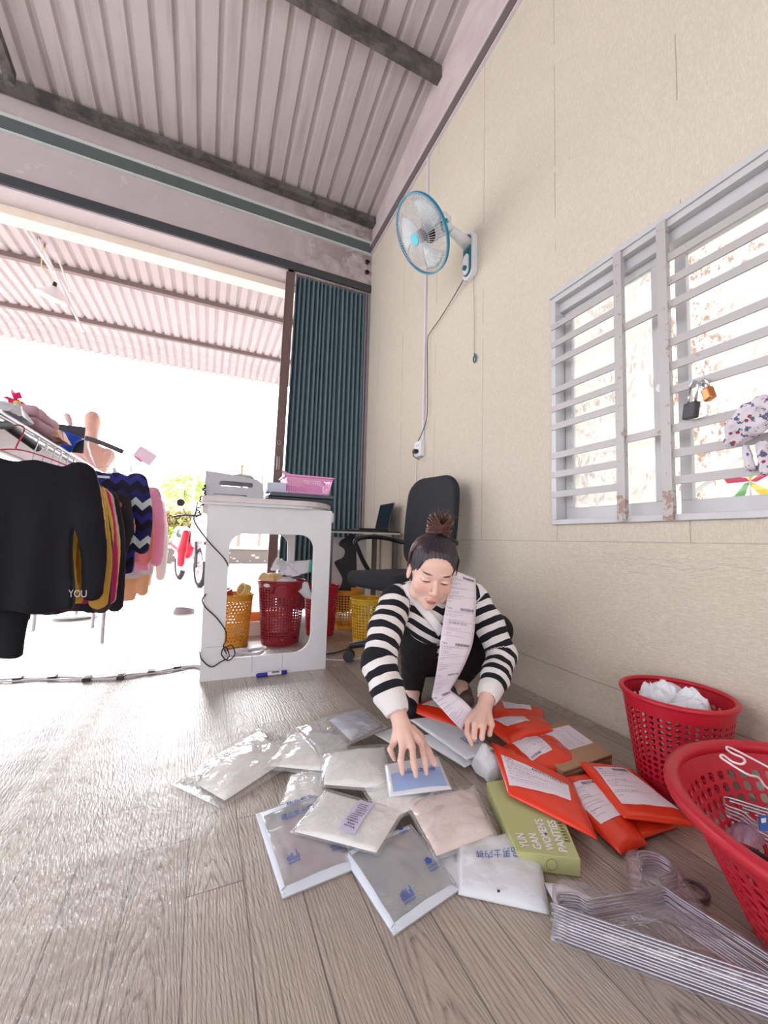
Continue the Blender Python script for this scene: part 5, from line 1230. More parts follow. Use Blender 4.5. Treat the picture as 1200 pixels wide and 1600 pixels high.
    g.l(g.mix(g.ramp(st, [(.4, 0.0), (.75, .5)]), base, srgb(124, 118, 130)), g.p.inputs['Base Color']); g.set(Roughness=.42); g.bump(st, .6, .003); m_hair = g.m
    hair = npmesh('hair', P2, F2, m_hair, root, {'hairpos': l2})
    # bun with loose ends
    rr = random.Random(11); b = MB(); BC = (-.004, -.045, .148)
    for k in range(150):
        t0 = rr.uniform(0, 6.28); ph = rr.uniform(-.9, .9); R_ = rr.uniform(.028, .046); pts = []
        for i in range(9):
            a = t0+i*.42; c_, s_ = math.cos(a), math.sin(a)
            pts.append(hl(BC[0]+R_*(c_*math.cos(ph)), BC[1]+R_*s_*.9, BC[2]+R_*1.0*c_*math.sin(ph)+.012*math.sin(a*.5+k)))
        b.tube(pts, [.0012]+[.0024]*7+[.0008], 4)
    for k in range(46):
        a = rr.uniform(0, 6.28); r0 = rr.uniform(.01, .03); up = rr.uniform(.035, .075); x0, y0 = BC[0]+r0*math.cos(a), BC[1]+r0*math.sin(a)
        dx, dy = rr.uniform(-.03, .03), rr.uniform(-.03, .03)
        b.tube([hl(x0, y0, BC[2]+.01), hl(x0+dx*.3, y0+dy*.3, BC[2]+up*.5), hl(x0+dx, y0+dy, BC[2]+up*rr.uniform(.7, 1))], [.0016, .0011, .0004], 4)
    for k in range(40):   # wisps at the temples and combed strands falling off the bun
        s = 1 if k % 2 else -1; a = rr.uniform(-.2, .8)
        b.tube([hl(s*.02*rr.random(), -.03, .128), hl(s*.060, -.02+.03*a, .105-.01*rr.random()), hl(s*.084, -.01+.02*a, .055), hl(s*(.082+.004*rr.random()), -.004+.02*a, .02-.02*rr.random())], [.0014, .0012, .0010, .0004], 4)
    o = b.build('hair_bun', simple('brown_hair', (92, 56, 46), .4, var=.25, sc=80), hair, smooth=True)
    b = MB()
    for k in range(240):  # fine combed strands over the crown
        a = -1.95+3.9*k/239+rr.uniform(-.02, .02); pts = []
        for i in range(8):
            t_ = i/7; el = (.30+1.12*t_); rx, ry, rz = .0825, .097, .0875
            pts.append(hl(rx*math.sin(a)*math.cos(el), -.020+ry*math.cos(a)*math.cos(el), .040+rz*math.sin(el)+rr.uniform(0, .0006)))
        if pts: b.tube(pts[1 if abs(a) > 1.1 else (2 if abs(a) < .5 else 1):], .0009, 3, cap=False)
    b.build('hair_strands', simple('black_hair', (52, 44, 52), .35, var=.3, sc=120), hair, smooth=True)
    MB().tube([hl(-.004+.022*math.cos(a), -.040+.022*math.sin(a), .122) for a in np.linspace(0, 6.28, 20, False)], .005, 6, closed=True).build('hair_tie', m_black, hair, smooth=True)
    # ---- sweater
    v = Vol((.42, 1.0, .06), (1.32, 1.86, .62), .006)
    v.chain([A((.83, 1.40, .42)), A((.93, 1.50, .35)), A((1.0, 1.60, .27))], [.135, .150, .165], .05)
    v.chain([sL, (sL+sR)/2+A((0, .03, .022)), sR], [.058, .074, .058], .03)
    v.ell((.825, 1.36, .405), (.165, .085, .095), k=.04); v.ell((.785, 1.275, .398), (.120, .060, .090), k=.04)
    wl2 = wL+(eL-wL)*.10; wr2 = wR+(eR-wR)*.10
    eo = lambda a, b, f: a+(b-a)*f
    for s_, e_, w_, sd in ((sL, eL, wl2, -1), (sR, eR, wr2, 1)):
        el2 = e_+A((sd*.006, 0, -.004))
        v.chain([s_, eo(s_, el2, .5)+A((sd*.012, 0, .004)), el2, eo(el2, w_, .5)+A((sd*.004, 0, -.004)), eo(el2, w_, .80)], [.060, .056, .053, .048, .041], .02)
        v.chain([eo(el2, w_, .78), w_], [.036, .032], .008)
    # open cuffs and neckline
    for w_, e_ in ((wl2, eL), (wr2, eR)):
        d = (w_-e_)/np.linalg.norm(w_-e_); v.cap(w_-d*.010, w_+d*.05, .026, .028, .003, '-'); 
        v.cap(w_+d*.035, w_+d*.10, .05, .05, .001, '-')
    Vb = pl(692, 988, 1, 1.218)   # bottom of the V neckline
    v.chain([neckb+A((0, .01, .03)), neckb+A((-.01, -.05, .05))], [.055, .060], .01) if False else None
    v.cap(neckb+A((.0, .015, .03)), neckb+A((-.02, -.10, .12)), .058, .075, .008, '-')
    nb = neckb+A((-.005, -.02, .01))
    def vn(P_):
        a = nb; b = A(Vb); ab = b-a; L = ab@ab; t = np.clip(((P_-a)@ab)/L, 0, 1); dv = P_-(a+t[..., None]*ab)
        fr = A([-.45, -.89, .1]); fr = fr/np.linalg.norm(fr); al = np.abs(dv@fr); lat = np.sqrt(np.maximum((dv**2).sum(-1)-al**2, 0))
        return np.maximum(lat-(.040*(1-t)+.010), al-.05)
    P, F = v.mesh(); P = relax(P, F, 2)
    # folds and stripe coordinate
    def seg(P_, a, b):
        ab = b-a; t = np.clip(((P_-a)@ab)/(ab@ab), 0, 1); return np.linalg.norm(P_-(a+t[:, None]*ab), axis=1), t
    def armco(s_, e_, w_):
        d1, t1 = seg(P, s_, e_); d2, t2 = seg(P, e_, w_); Lw = np.linalg.norm(w_-e_); Lu = np.linalg.norm(s_-e_)
        d3, t3 = seg(P, s_, neckb+A((0, 0, .04))); L3 = np.linalg.norm(s_-neckb)
        co = np.where(d2 < d1, (1-t2)*Lw, Lw+(1-t1)*Lu); co = np.where(d3 < np.minimum(d1, d2), Lw+Lu+t3*L3, co); return np.minimum(np.minimum(d1, d2), d3), co
    dl, cl_ = armco(sL, eL, wl2); dr, cr = armco(sR, eR, wr2)
    dt, _ = seg(P, A((.83, 1.42, .40)), A((1.0, 1.60, .27))); dt = dt-.075; df, _ = seg(P, A((.74, 1.275, .42)), A((.86, 1.275, .40))); df2, _ = seg(P, A((.785, 1.275, .44)), A((.79, 1.28, .34))); dt = np.minimum(dt, np.minimum(df, df2)-.045)
    lat = np.abs((P-A((.80, 1.27, .4)))@A([.914, -.405, 0])); st = .62-P[:, 2]+.55*lat+.12*(P[:, 1]-1.3)
    m = np.stack([dl, dr, dt]); which = m.argmin(0)
    co = np.where(which == 0, cl_, np.where(which == 1, cr, st+1.0))
    wn = np.array([noise.noise(Vector((p[0]*9, p[1]*9, p[2]*22))) for p in P]); fold = np.array([noise.noise(Vector((p[0]*30, p[1]*30, p[2]*55))) for p in P])
    amp = np.where((which < 2) & (co < .06), .0008, .0055)
    ctr = np.where(which[:, None] == 2, A((.9, 1.48, .36)), np.where(which[:, None] == 0, (eL+wL)/2, (eR+wR)/2)); nn = P-ctr; nn /= np.linalg.norm(nn, axis=1)[:, None]
    P = P+nn*((wn*1.0+fold*.6)*amp)[:, None]
    co2 = co+wn*.004
    g = N('striped_knit'); s = g.attr('stripe').outputs['Fac']
    fr = g.math('FRACT', g.math('DIVIDE', g.math('ADD', s, 4.6-.064), .046)); blk = g.math('LESS_THAN', fr, .5)
    cuff = g.math('GREATER_THAN', s, .064); blk = g.math('MULTIPLY', blk, cuff)
    g.l(g.mix(blk, srgb(238, 234, 234), srgb(20, 20, 30)), g.p.inputs['Base Color']); g.set(Roughness=.9)
    ln = g.attr('rib').outputs['Fac']
    kn = g.math('SINE', g.math('MULTIPLY', ln, 240.0)); kn2 = g.math('SINE', g.math('MULTIPLY', s, 1500.0))
    g.bump(g.math('ADD', g.math('MULTIPLY', kn, .6), g.math('ADD', g.math('MULTIPLY', kn2, .15), g.math('MULTIPLY', g.noise(g.pos(), 500, 2), .3))), .35, .0012)
    # rib coordinate: angle around the limb
    def angc(a, b):
        d = (b-a)/np.linalg.norm(b-a); u_ = np.cross(d, A([0, 0, 1.])); u_ /= np.linalg.norm(u_); w_ = np.cross(d, u_); r_ = P-a; return np.arctan2(r_@u_, r_@w_)*.05
    rib = np.where(which == 0, angc(eL, wl2), np.where(which == 1, angc(eR, wr2), P[:, 0]*1.0))
    sw = npmesh('sweater', P, F, g.m, root, {'stripe': co2, 'rib': rib})
    m_kw = simple('white_rib_knit', (240, 236, 236), .9, bump=.3, bsc=300)
    def onto(px, py, off=.006):
        d_ = A(pl(px, py, 1, 1.3)-CC); d_ /= np.linalg.norm(d_); q = P-A(CC); t_ = q@d_; r_ = np.linalg.norm(q-t_[:, None]*d_, axis=1)
        k = np.where(r_ < .010, t_, 9).argmin(); k = k if r_[k] < .010 else r_.argmin(); return A(CC)+d_*(t_[k]-off)
    for pts in ([(634,912),(642,926),(653,941),(666,957),(679,973),(691,990)], [(728,915),(722,932),(715,950),(706,968),(698,982),(691,990)]):
        w3 = [Vector(onto(*p)) for p in pts]; b = MB(); sp = spline(w3, 5)
        for k in range(len(sp)):
            t_ = (sp[min(k+1, len(sp)-1)]-sp[max(k-1, 0)]).normalized(); vw = (CC-sp[k]).normalized(); sd_ = t_.cross(vw).normalized()
            for i in range(9):
                a_ = 2*math.pi*i/9; b.v.append(sp[k]+sd_*.0175*math.cos(a_)+vw*.006*math.sin(a_))
        for k in range(len(sp)-1):
            for i in range(9): j = (i+1) % 9; b.f.append((k*9+i, k*9+j, (k+1)*9+j, (k+1)*9+i))
        b.f.append(tuple(range(9))[::-1]); n_ = (len(sp)-1)*9; b.f.append(tuple(n_+i for i in range(9)))
        b.build('collar', m_kw, sw, smooth=True)
    # ---- trousers, shoes
    v = Vol((.60, 1.14, .03), (1.32, 1.80, .46), .007)
    v.chain([hipL, kL], [.098, .066], .03); v.chain([hipR, kR], [.098, .068], .03); v.chain([kL, aL], [.064, .046], .02); v.chain([kR, aR], [.066, .046], .02)
    v.ell((1.01, 1.63, .19), (.17, .13, .12), k=.05)
    P, F = v.mesh(); P = relax(P, F, 1); P = P+np.array([[.004*noise.noise(Vector(p)*22)]*3 for p in P])
    npmesh('trousers', P, F, simple('black_trousers', (16, 16, 20), .85, bump=.2), root)
    for a_, t_ in ((aL, A((.752, 1.405, .030))), (aR, A((1.02, 1.405, .030)))):
        v = Vol(np.minimum(a_, t_)-.07, np.maximum(a_, t_)+.07, .005); a2 = a_+A((.012, .02, -.040))
        v.chain([a2, (a2+t_)/2, t_], [.033, .036, .030], .02); v.cap(a_+A((0, 0, -.03)), a_, .036, .038, .02)
        v.put(lambda P_: P_[..., 2]-.004, (0, 0, -.2), (3, 3, .02), .002, '-') if False else None
        P, F = v.mesh(); P[:, 2] = np.maximum(P[:, 2], .004)
        if a_ is aL: npmesh('shoe', P, F, simple('black_sock', (22, 22, 26), .8), root)
        else: npmesh('shoe', P, F, simple('brown_shoe', (96, 78, 74), .7), root)
    return wR
wR_ = person()
# ---- strip of printed delivery labels
eL_ = [pl(706,890,1,1.215), pl(700,925,1,1.190), pl(695,955,1,1.170), pl(689,995,1,1.160), pl(684,1035,1,1.160), pl(679,1065,1,1.175), pl(674,1090,1,1.19)]
eR_ = [pl(743,904,1,1.215), pl(744,930,1,1.190), pl(743,962,1,1.170), pl(739,1003,1,1.160), pl(728,1034,1,1.160), pl(716,1058,1,1.175), pl(703,1079,1,1.19)]
lo_L = [pl(674,1090,1,1.19), pl(686,1103,1,1.17), pl(703,1122,1,1.135), pl(721,1141,1,1.105)]
lo_R = [pl(703,1079,1,1.19), pl(714,1086,1,1.17), pl(726,1096,1,1.135), pl(738,1108,1,1.105)]
EL = spline(eL_, 6)+spline(lo_L, 6)[1:]; ER = spline(eR_, 6)+spline(lo_R, 6)[1:]
# even out along the length
def along(P_):
    d = [0]
    for a, b in zip(P_, P_[1:]): d.append(d[-1]+(b-a).length)
    return [x/d[-1] for x in d]
tt = along([(a+b)/2 for a, b in zip(EL, ER)])
def strip(a, b, l=0.0):
    b = min(max(b, 0), 1); i = 0
    while i < len(tt)-2 and tt[i+1] < b: i += 1
    k = (b-tt[i])/max(1e-9, tt[i+1]-tt[i]); L = EL[i].lerp(EL[i+1], k); R_ = ER[i].lerp(ER[i+1], k)
    p = L.lerp(R_, a); return p+(CC-p).normalized()*(l+.004*math.sin(math.pi*a)*(1 if b < .8 else .2))
t = empty('label_strip', strip(.5, .5), 'long white paper strip of printed delivery labels hanging to her hand', 'paper strip')
o = MB().grid(lambda u, v: strip(u, v), 6, 60).build('paper_strip', simple('thermal_paper', (238, 230, 240), .6, var=.02), t, smooth=True, solid=.0003)
for k, (b0, b1) in enumerate(((.01, .22), (.225, .44), (.445, .64), (.645, .78), (.785, .99))):
    bb = shipping_print(lambda a, b, l=0, b0=b0, b1=b1: strip(a, b0+(b1-b0)*b, .0012), 40+k)
    if k == 1: txt(bb, lambda a, b: strip(a, b0+(b1-b0)*b, .0013), 'E-100-Z 10-C1', .2, .47, .55, .07)
    bb.build('label_print', m_grey_ink if k % 2 else m_ink, o)
# ======================= clothes rack at the left =======================
RX, RZ = -.705, 1.075
t = empty('clothes_rack', (RX, 2.6, 0), 'long white metal clothes rack running out through the doorway at the left', 'rack')
m_rk = simple('white_tube', (224, 222, 230), .3, .2)
for x, z, nm in ((RX, RZ, 'hanging_rail'), (RX-.02, RZ+.045, 'shelf_rail'), (RX-.36, RZ+.045, 'shelf_rail')): MB().cyl((x, .9, z), (x, 3.62, z), .011, 10).build(nm, m_rk, t)
for y in (.95, 3.56):
    for x in (RX-.02, RX-.36): MB().cyl((x, y, 0), (x, y, RZ+.045), .012, 10).build('post', m_rk, t)
    MB().cyl((RX-.36, y, RZ+.045), (RX-.0, y, RZ+.045), .009, 8).build('crossbar', m_rk, t)
b = MB().grid(lambda u, v: (RX-.36+.34*u, .9+2.7*v, RZ+.052), 1, 1).build('wire_shelf', simple('grey_shelf', (168, 160, 170), .5), t, solid=.004)
def garment(name, label, cx, y, ztop, hw, length, sl, mat, thick=.022, seed=0, sleeve_out=.06, sleeve_len=None, rotz=0, h=.010, cat='shirt', group=None, sleeves=True, attrs=None):
    """a top hanging from a hanger: shoulders, body and two sleeves, about as thick as folded cloth"""
    v = Vol((-hw-.16, -.07, -length-.06), (hw+.16, .07, .06), h); q = 2.4  # flatten in y
    def sh(P):
        x, yy, z = np.abs(P[..., 0]), P[..., 1], P[..., 2]
        t_ = np.clip(-z/length, 0, 1); wv = .010*np.sin(P[..., 0]*42+seed)*t_; half = hw*(.80+.10*np.clip(t_*3, 0, 1))+.012*np.sin(t_*7+seed)
        top = -.055*np.clip(x/hw, 0, 1)**1.2+.010
        d = np.stack([x-half, np.abs(yy-wv)-thick*(.6+.4*t_), z-top, -length-z+.008*np.sin(P[..., 0]*30+seed)], -1)
        return np.maximum(d.max(-1), -1)
    v.put(sh, (-hw-.05, -.06, -length-.03), (hw+.05, .06, .04), .012)
    SL = sleeve_len or length*.82
    if sleeves:
        for s in (-1, 1):
            def slv(P, s=s):
                a = np.array([s*hw*.86, 0, -.055]); b = np.array([s*(hw+sleeve_out), 0, -.06-SL]); ab = b-a; tt_ = np.clip(((P-a)@ab)/(ab@ab), 0, 1)
                d = P-(a+tt_[..., None]*ab+np.array([0, .012, 0])*np.sin(tt_*9+seed)[..., None]+np.array([s*.022, 0, 0])*np.sin(tt_*math.pi)[..., None]); d = d*np.array([1, 2.1, 1]); return (np.linalg.norm(d, axis=-1)-(.062-.022*tt_))
            v.put(slv, (min(s*hw*.6, s*(hw+sleeve_out))-.1, -.06, -SL-.14), (max(s*hw*.6, s*(hw+sleeve_out))+.1, .06, .0), .012)
    v.ell((0, 0, .03), (.075, .03, .045), k=.01, op='-')
    P, F = v.mesh(); P = relax(P, F, 1)
    loc = P.copy(); c, s = math.cos(rotz), math.sin(rotz)
    W_ = np.stack([cx+P[:, 0]*c-P[:, 1]*s, y+P[:, 0]*s+P[:, 1]*c, ztop+P[:, 2]], 1)
    o = npmesh(name, W_, F, mat, None, {'cloth': loc}); tag(o, label, cat, group); return o
def rack_hanger(cx, y, ztop, hw, mat, label, group=None, rz=RZ, rotz=0, r=.0028):
    t = empty('clothes_hanger', (cx, y, rz), label, 'hanger', group); c, s = math.cos(rotz), math.sin(rotz); X = lambda x, z: Vector((cx+x*c, y+x*s, z))
    MB().tube(spline([X(-hw*.8, ztop-.035), X(-hw*.35, ztop+.005), X(0, ztop+.022), X(hw*.35, ztop+.005), X(hw*.8, ztop-.035)], 4), r, 6).build('shoulder_wire', mat, t, smooth=True)
    MB().tube(spline([X(-hw*.8, ztop-.035), X(0, ztop-.045), X(hw*.8, ztop-.035)], 4), r, 6).build('lower_bar', mat, t, smooth=True)
    MB().tube(spline([X(0, ztop+.022), X(.0, ztop+.035), X(.018, rz-.006), X(.016, rz+.012), X(0, rz+.018), X(-.016, rz+.012), X(-.018, rz+.0)], 4), r, 6).build('hook', mat, t, smooth=True)
    return t
navy = simple('black_sweatshirt', (10, 10, 22), .9, bump=.25, bsc=200, var=.12)
m_hg = simple('white_hanger', (232, 226, 234), .35); m_hr = simple('red_hanger', (190, 20, 60), .4)
garment('sweatshirt', 'black sweatshirt with white cuff letters, nearest on the rack', -.690, 1.97, .965, .235, .59, 0, navy, seed=1, sleeve_out=.045, sleeve_len=.46, thick=.03)
rack_hanger(-.690, 1.97, .975, .235, m_hr, 'pinkish red wire hanger holding the black sweatshirt')
b = MB(); F = lambda a, b_: pl(107+36*a, 921+14*b_, 1, 1.925)
for s_, x, w_ in (('Y', 0, .22), ('O', .24, .28), ('U', .55, .24)): txt(b, F, s_, x, .05+.04*x, w_, .8)
b.build('cuff_letters', simple('white_print', (200, 196, 210), .7), bpy.data.objects['sweatshirt'])
garment('long_garment', 'long black garment hanging low behind the nearest sweatshirt', -.690, 2.06, .93, .065, .74, 0, simple('black_knit', (14, 14, 20), .95), seed=4, sleeves=False, cat='clothes')
specs = [('yellow', (236, 196, 80), .22, .52, 1.0), ('mustard', (214, 164, 74), .215, .56, .98), ('dark brown', (74, 56, 58), .22, .62, 1.0), ('lime yellow', (214, 196, 70), .21, .50, .99),
         ('magenta', (214, 40, 120), .205, .58, .98), ('pale yellow', (232, 206, 110), .21, .52, .99), ('grey white', (196, 190, 196), .205, .60, .98), ('black', (40, 34, 42), .21, .66, .98), ('dusty rose', (176, 120, 140), .205, .62, .98)]
for i, (nm, rgb, hw, L, z) in enumerate(specs):
    y = 2.16+.068*i; x = RX+.010*math.sin(i*2.1)
    garment('hanging_shirt', '%s long-sleeved top on the rack, between the black sweatshirt and the zigzag sweater' % nm, x, y, z-.065, hw, L, 0, simple(nm.replace(' ', '_')+'_cloth', rgb, .9, bump=.2), seed=i*1.7, sleeve_out=.035+.01*(i % 3), sleeve_len=L*.86, thick=.010, h=.010, group='tops hanging along the rack')
    rack_hanger(x, y, z-.06, hw, m_hg if i % 2 else m_chrome, 'wire hanger carrying the %s top on the rack' % nm, 'hangers along the rack')
# zigzag sweater
g = N('zigzag_knit'); cx_, cy_, cz_ = g.sep(g.attr('cloth').outputs['Vector'])
zg = g.math('MULTIPLY', g.math('PINGPONG', g.math('ADD', cx_, 2.0), .038), 1.0)
q = g.math('FRACT', g.math('DIVIDE', g.math('ADD', g.math('SUBTRACT', cz_, zg), 3.0), .235))
col = g.ramp(q, [(0, srgb(34, 34, 96)), (.20, srgb(26, 24, 44)), (.42, srgb(52, 52, 138)), (.60, srgb(30, 28, 62)), (.78, srgb(214, 228, 232)), (.97, srgb(34, 34, 96))], 'CONSTANT')
g.l(col, g.p.inputs['Base Color']); g.set(Roughness=.9); g.bump(g.noise(g.pos(), 300, 2), .2, .002)
garment('sweater', 'blue and white zigzag sweater facing the room at the end of the rack', -.575, 2.88, 1.060, .185, .62, 0, g.m, seed=2, sleeve_out=.03, sleeve_len=.40, thick=.03, h=.008)
rack_hanger(-.575, 2.88, 1.068, .185, m_hg, 'white hanger inside the neck of the zigzag sweater', rz=1.16)
b = MB(); b.grid(lambda u, v: (-.61+.06*u, 2.838, 1.012+.014*v), 1, 1).build('collar_label', m_paper, bpy.data.objects['sweater'], solid=.001)
garment('printed_shirt', 'dark top with an orange patch at the shoulder, beside the zigzag sweater', -.640, 2.785, .93, .18, .66, 0, simple('charcoal_jersey', (44, 38, 46), .9), seed=8, sleeve_out=.0, sleeve_len=.3, thick=.012, h=.012, cat='shirt')
M = Matrix(((1,0,0,-.51),(0,0,-1,2.745),(0,1,0,.845),(0,0,0,1)))
v_, f_ = plate([blob((0,0),.045,.042,.5)], .006, M); MB().add(v_, f_).build('orange_patch', simple('orange_print', (206, 120, 76), .7), bpy.data.objects['printed_shirt'])
v_, f_ = plate([blob((0.005,-.004),.026,.012,.2)], .004, M @ Matrix.Translation((0,0,.006))); MB().add(v_, f_).build('dark_print', m_black, bpy.data.objects['printed_shirt'])
out = [('pink', (236, 158, 190), -.555, 3.35, 1.03, .20, .60), ('salmon', (232, 130, 126), -.565, 3.22, .88, .16, .38), ('pale grey', (206, 204, 210), -.59, 3.5, .92, .17, .56), ('tan', (226, 172, 130), -.58, 3.62, .80, .12, .62), ('white', (240, 236, 240), -.56, 3.78, .98, .2, .72)]
for i, (nm, rgb, x, y, z, hw, L) in enumerate(out):
    garment('hanging_shirt', '%s top hanging outside behind the zigzag sweater' % nm, x, y, z, hw, L, 0, simple(nm.replace(' ', '_')+'_jersey', rgb, .9), seed=i, sleeve_out=.03, sleeve_len=L*.8, thick=.02, h=.014, group='tops hanging beyond the zigzag sweater')
for i, (rgb, x, y) in enumerate((((206, 40, 50), -.545, 4.35), ((240, 196, 60), -.60, 4.15), ((200, 60, 60), -.55, 4.55))):
    garment('flag_shirt', ('red and white', 'bright yellow', 'dark red')[i]+' garment at the far end of the rack outside', x, y, .98-.02*i, .13, .60-.05*i, 0, simple('far_cloth_%s' % 'abc'[i], rgb, .9), seed=i, sleeve_out=.02, sleeve_len=.3, thick=.015, h=.014, group='far garments outside')
t = empty('clothes_rack', (-.57, 3.9, 0), 'smaller second clothes rack standing outside beyond the doorway', 'rack')
MB().cyl((-.57, 3.05, 1.10), (-.57, 4.7, 1.10), .010, 10).build('hanging_rail', m_rk, t)
for y in (3.07, 4.68): MB().cyl((-.57, y, -.02), (-.57, y, 1.10), .011, 10).build('post', m_rk, t)
for x, y, z, lb in [(o_[2], o_[3], o_[4], o_[0]+' top') for o_ in out]+[(-.545, 4.35, .98, 'red and white garment'), (-.60, 4.15, .96, 'bright yellow garment'), (-.55, 4.55, .94, 'dark red garment')]:
    rack_hanger(x, y, z+.005, .12, m_hg, 'wire hanger under the neck of the '+lb+' outside', rz=1.10)
# things stored on top of the rack
def soft_box(name, c, s, mat, label, cat, rot=0, r=.02):
    v = Vol(tuple(Vector(c)-Vector(s)*.75), tuple(Vector(c)+Vector(s)*.75), .010); cc = np.array(c); hs = np.array(s)/2-r
    v.put(lambda P: (lambda q: np.linalg.norm(np.maximum(q, 0), axis=-1)+np.minimum(q.max(-1), 0)-r)(np.abs(P-cc)-hs), np.array(c)-np.array(s)/2, np.array(c)+np.array(s)/2, .001)
    P, F = v.mesh(); P = P+np.array([[.004*noise.noise(Vector(p)*20)]*3 for p in P]); o = npmesh(name, P, F, mat); return tag(o, label, cat)
zt = RZ+.056
soft_box('folded_blanket', (-.83, 2.32, zt+.078), (.26, .30, .05), simple('dusty_pink_fleece', (196, 158, 172), .95, bump=.3), 'folded dusty pink blanket on top of the rack', 'blanket')
soft_box('folded_blanket', (-.83, 2.33, zt+.027), (.27, .32, .05), simple('mauve_fleece', (176, 142, 158), .95, bump=.3), 'mauve folded cloth under the pink blanket', 'blanket')
crumple('plastic_bag', (-.78, 2.04, zt), (.16, .22, .055), m_wfilm, 'crumpled clear bag lying on the rack beside the folded blanket', 'plastic bag', seed=9, amp=.6, n=14)
crumple('bead_bag', (-.755, 2.46, zt+.004), (.16, .22, .07), simple('brown_gold', (206, 160, 128), .6, var=.3, sc=90), 'bag of brownish trinkets on the rack next to the blue cup', 'bag', seed=12, amp=.3, n=16)
t = empty('blue_cup', (-.735, 2.68, zt), 'bright blue cup with a flared rim on top of the rack', 'cup')
MB().lathe([(.0, .0), (.032, .0), (.038, .06), (.056, .085), (.060, .092), (.052, .088), (.034, .06), (.0, .01)], Matrix.Translation((-.735, 2.68, zt)) @ Matrix.Rotation(.25, 4, 'Y'), 24).build('cup_body', simple('bright_blue_plastic', (40, 90, 220), .3), t, smooth=True)
t = empty('artificial_flower', (-.80, 2.08, zt+.16), 'pink and yellow artificial flower sticking up at the left edge', 'flower')
fc = pl(24, 624, 0, -.80)
MB().tube([fc, fc+Vector((-.03, .02, -.06)), Vector((-.82, fc.y+.03, zt+.01))], .004, 6).build('stem', simple('stem_green', (130, 150, 90), .7), t)
r_ = random.Random(2); b = MB()
for k in range(9):
    d = Vector((r_.uniform(-1, 1), r_.uniform(-1, 1), r_.uniform(-.4, 1))).normalized(); e = d.cross(Vector((.3, .2, .9))).normalized()*.018
    b.add([fc, fc+d*.022+e, fc+d*.045, fc+d*.022-e], [(0,1,2,3)])
b.build('petals', simple('hot_pink_petals', (232, 40, 110), .5), t, solid=.002)
MB().lathe([(0, .016), (.012, .01), (.016, 0), (.01, -.008), (0, -.01)], Matrix.Translation(fc+Vector((.01, -.01, -.022))), 12).build('flower_heart', simple('flower_yellow', (240, 214, 60), .5), t, smooth=True)
t = tag(MB().box((-.80, 2.72, zt+.0), (-.66, 2.735, zt+.15)).build('board', simple('dark_board', (58, 52, 66), .6)), 'dark flat board standing on the rack behind the blue cup', 'board')
# mannequin behind
def mannequin():
    t = empty('mannequin', (-.98, 3.55, 0), 'pinkish bald mannequin bust under a dark hanger behind the rack', 'mannequin'); m = simple('mannequin_skin', (214, 166, 150), .4)
    c = pl(138, 715, 1, 4.1); hd = pl(144, 665, 1, 4.1)
    v = Vol((c.x-.32, c.y-.2, c.z-.55), (c.x+.32, c.y+.2, hd.z+.25), .010)
    v.ell((hd.x, hd.y, hd.z+.035), (.062, .075, .09), k=.02); v.chain([np.array(hd)+[0, .01, -.03], np.array([hd.x, hd.y+.01, c.z+.08])], [.045, .05], .03)
    v.chain([np.array([c.x-.13, c.y, c.z+.03]), np.array([c.x+.13, c.y, c.z+.03])], [.065, .065], .05); v.ell((c.x, c.y, c.z-.05), (.15, .10, .16), k=.05); v.ell((c.x, c.y, c.z-.24), (.12, .09, .17), k=.05)
    P, F = v.mesh(); npmesh('bust', relax(P, F, 1), F, m, t)
    MB().cyl((c.x, c.y, 0), (c.x, c.y, c.z-.3), .018, 12).lathe([(0, .0), (.16, .0), (.16, .015), (.02, .03), (0, .03)], Matrix.Translation((c.x, c.y, 0)), 24).build('stand', m_chrome, t)
    return c, hd
c_m, h_m = mannequin()
p1, p2, p3 = pl(84, 680, 1, 3.2), pl(140, 686, 1, 3.2), pl(192, 706, 1, 3.2)
t = empty('coat_hanger', p2, 'wide dark grey hanger arm crossing in front of the mannequin', 'hanger')
MB().tube(spline([p1, p2, p3], 8), .016, 8).build('hanger_arm', simple('dark_grey_wood', (84, 76, 82), .6), t, smooth=True)
MB().tube(spline([p2+Vector((0,0,.0)), p2+Vector((-.005,0,-.05)), Vector((RX, 3.2, RZ+.045))], 5), .004, 6).build('hanger_hook', m_chrome, t, smooth=True)
p = pl(107, 655, 1, 3.2); t = empty('hair_brush', p, 'small pale paddle standing upright among the rack items', 'brush')
MB().lathe([(0, -.045), (.012, -.04), (.020, 0), (.018, .03), (0, .045)], Matrix.Translation(p) @ Matrix.Rotation(-.4, 4, 'Y'), 14).build('paddle', simple('pale_pink', (226, 190, 196), .5), t, smooth=True)
MB().tube([p+Vector((.012, 0, -.04)), Vector((p.x+.02, p.y, p.z-.12)), Vector((RX-.02, p.y, RZ+.05))], .003, 6).build('handle', m_wcable, t)
p = pl(226, 713, 1, 3.9); t = empty('hand_fan', p, 'pale pink rectangular paddle on a red handle above the zigzag sweater', 'paddle')
Mf = Matrix.Translation(p) @ Matrix.Rotation(math.radians(30), 4, 'Y') @ Matrix.Rotation(math.radians(90), 4, 'X')
v_, f_ = plate([rrect(-.075, -.05, .075, .06, .012)], .006, Mf); MB().add(v_, f_).build('paddle', simple('pale_lilac_plastic', (232, 206, 220), .5), t)
q1 = pl(213, 719, 1, 3.89); q2 = pl(205, 728, 1, 3.89)
MB().tube([pl(211, 714, 1, 3.89), pl(221, 722, 1, 3.89)], .006, 6).tube([q1, q2], .004, 6).build('handle', simple('bright_red', (220, 30, 60), .4), t)
MB().cyl(q2, (q2.x-.02, 3.89, 0), .006, 6).build('pole', m_wcable, t)
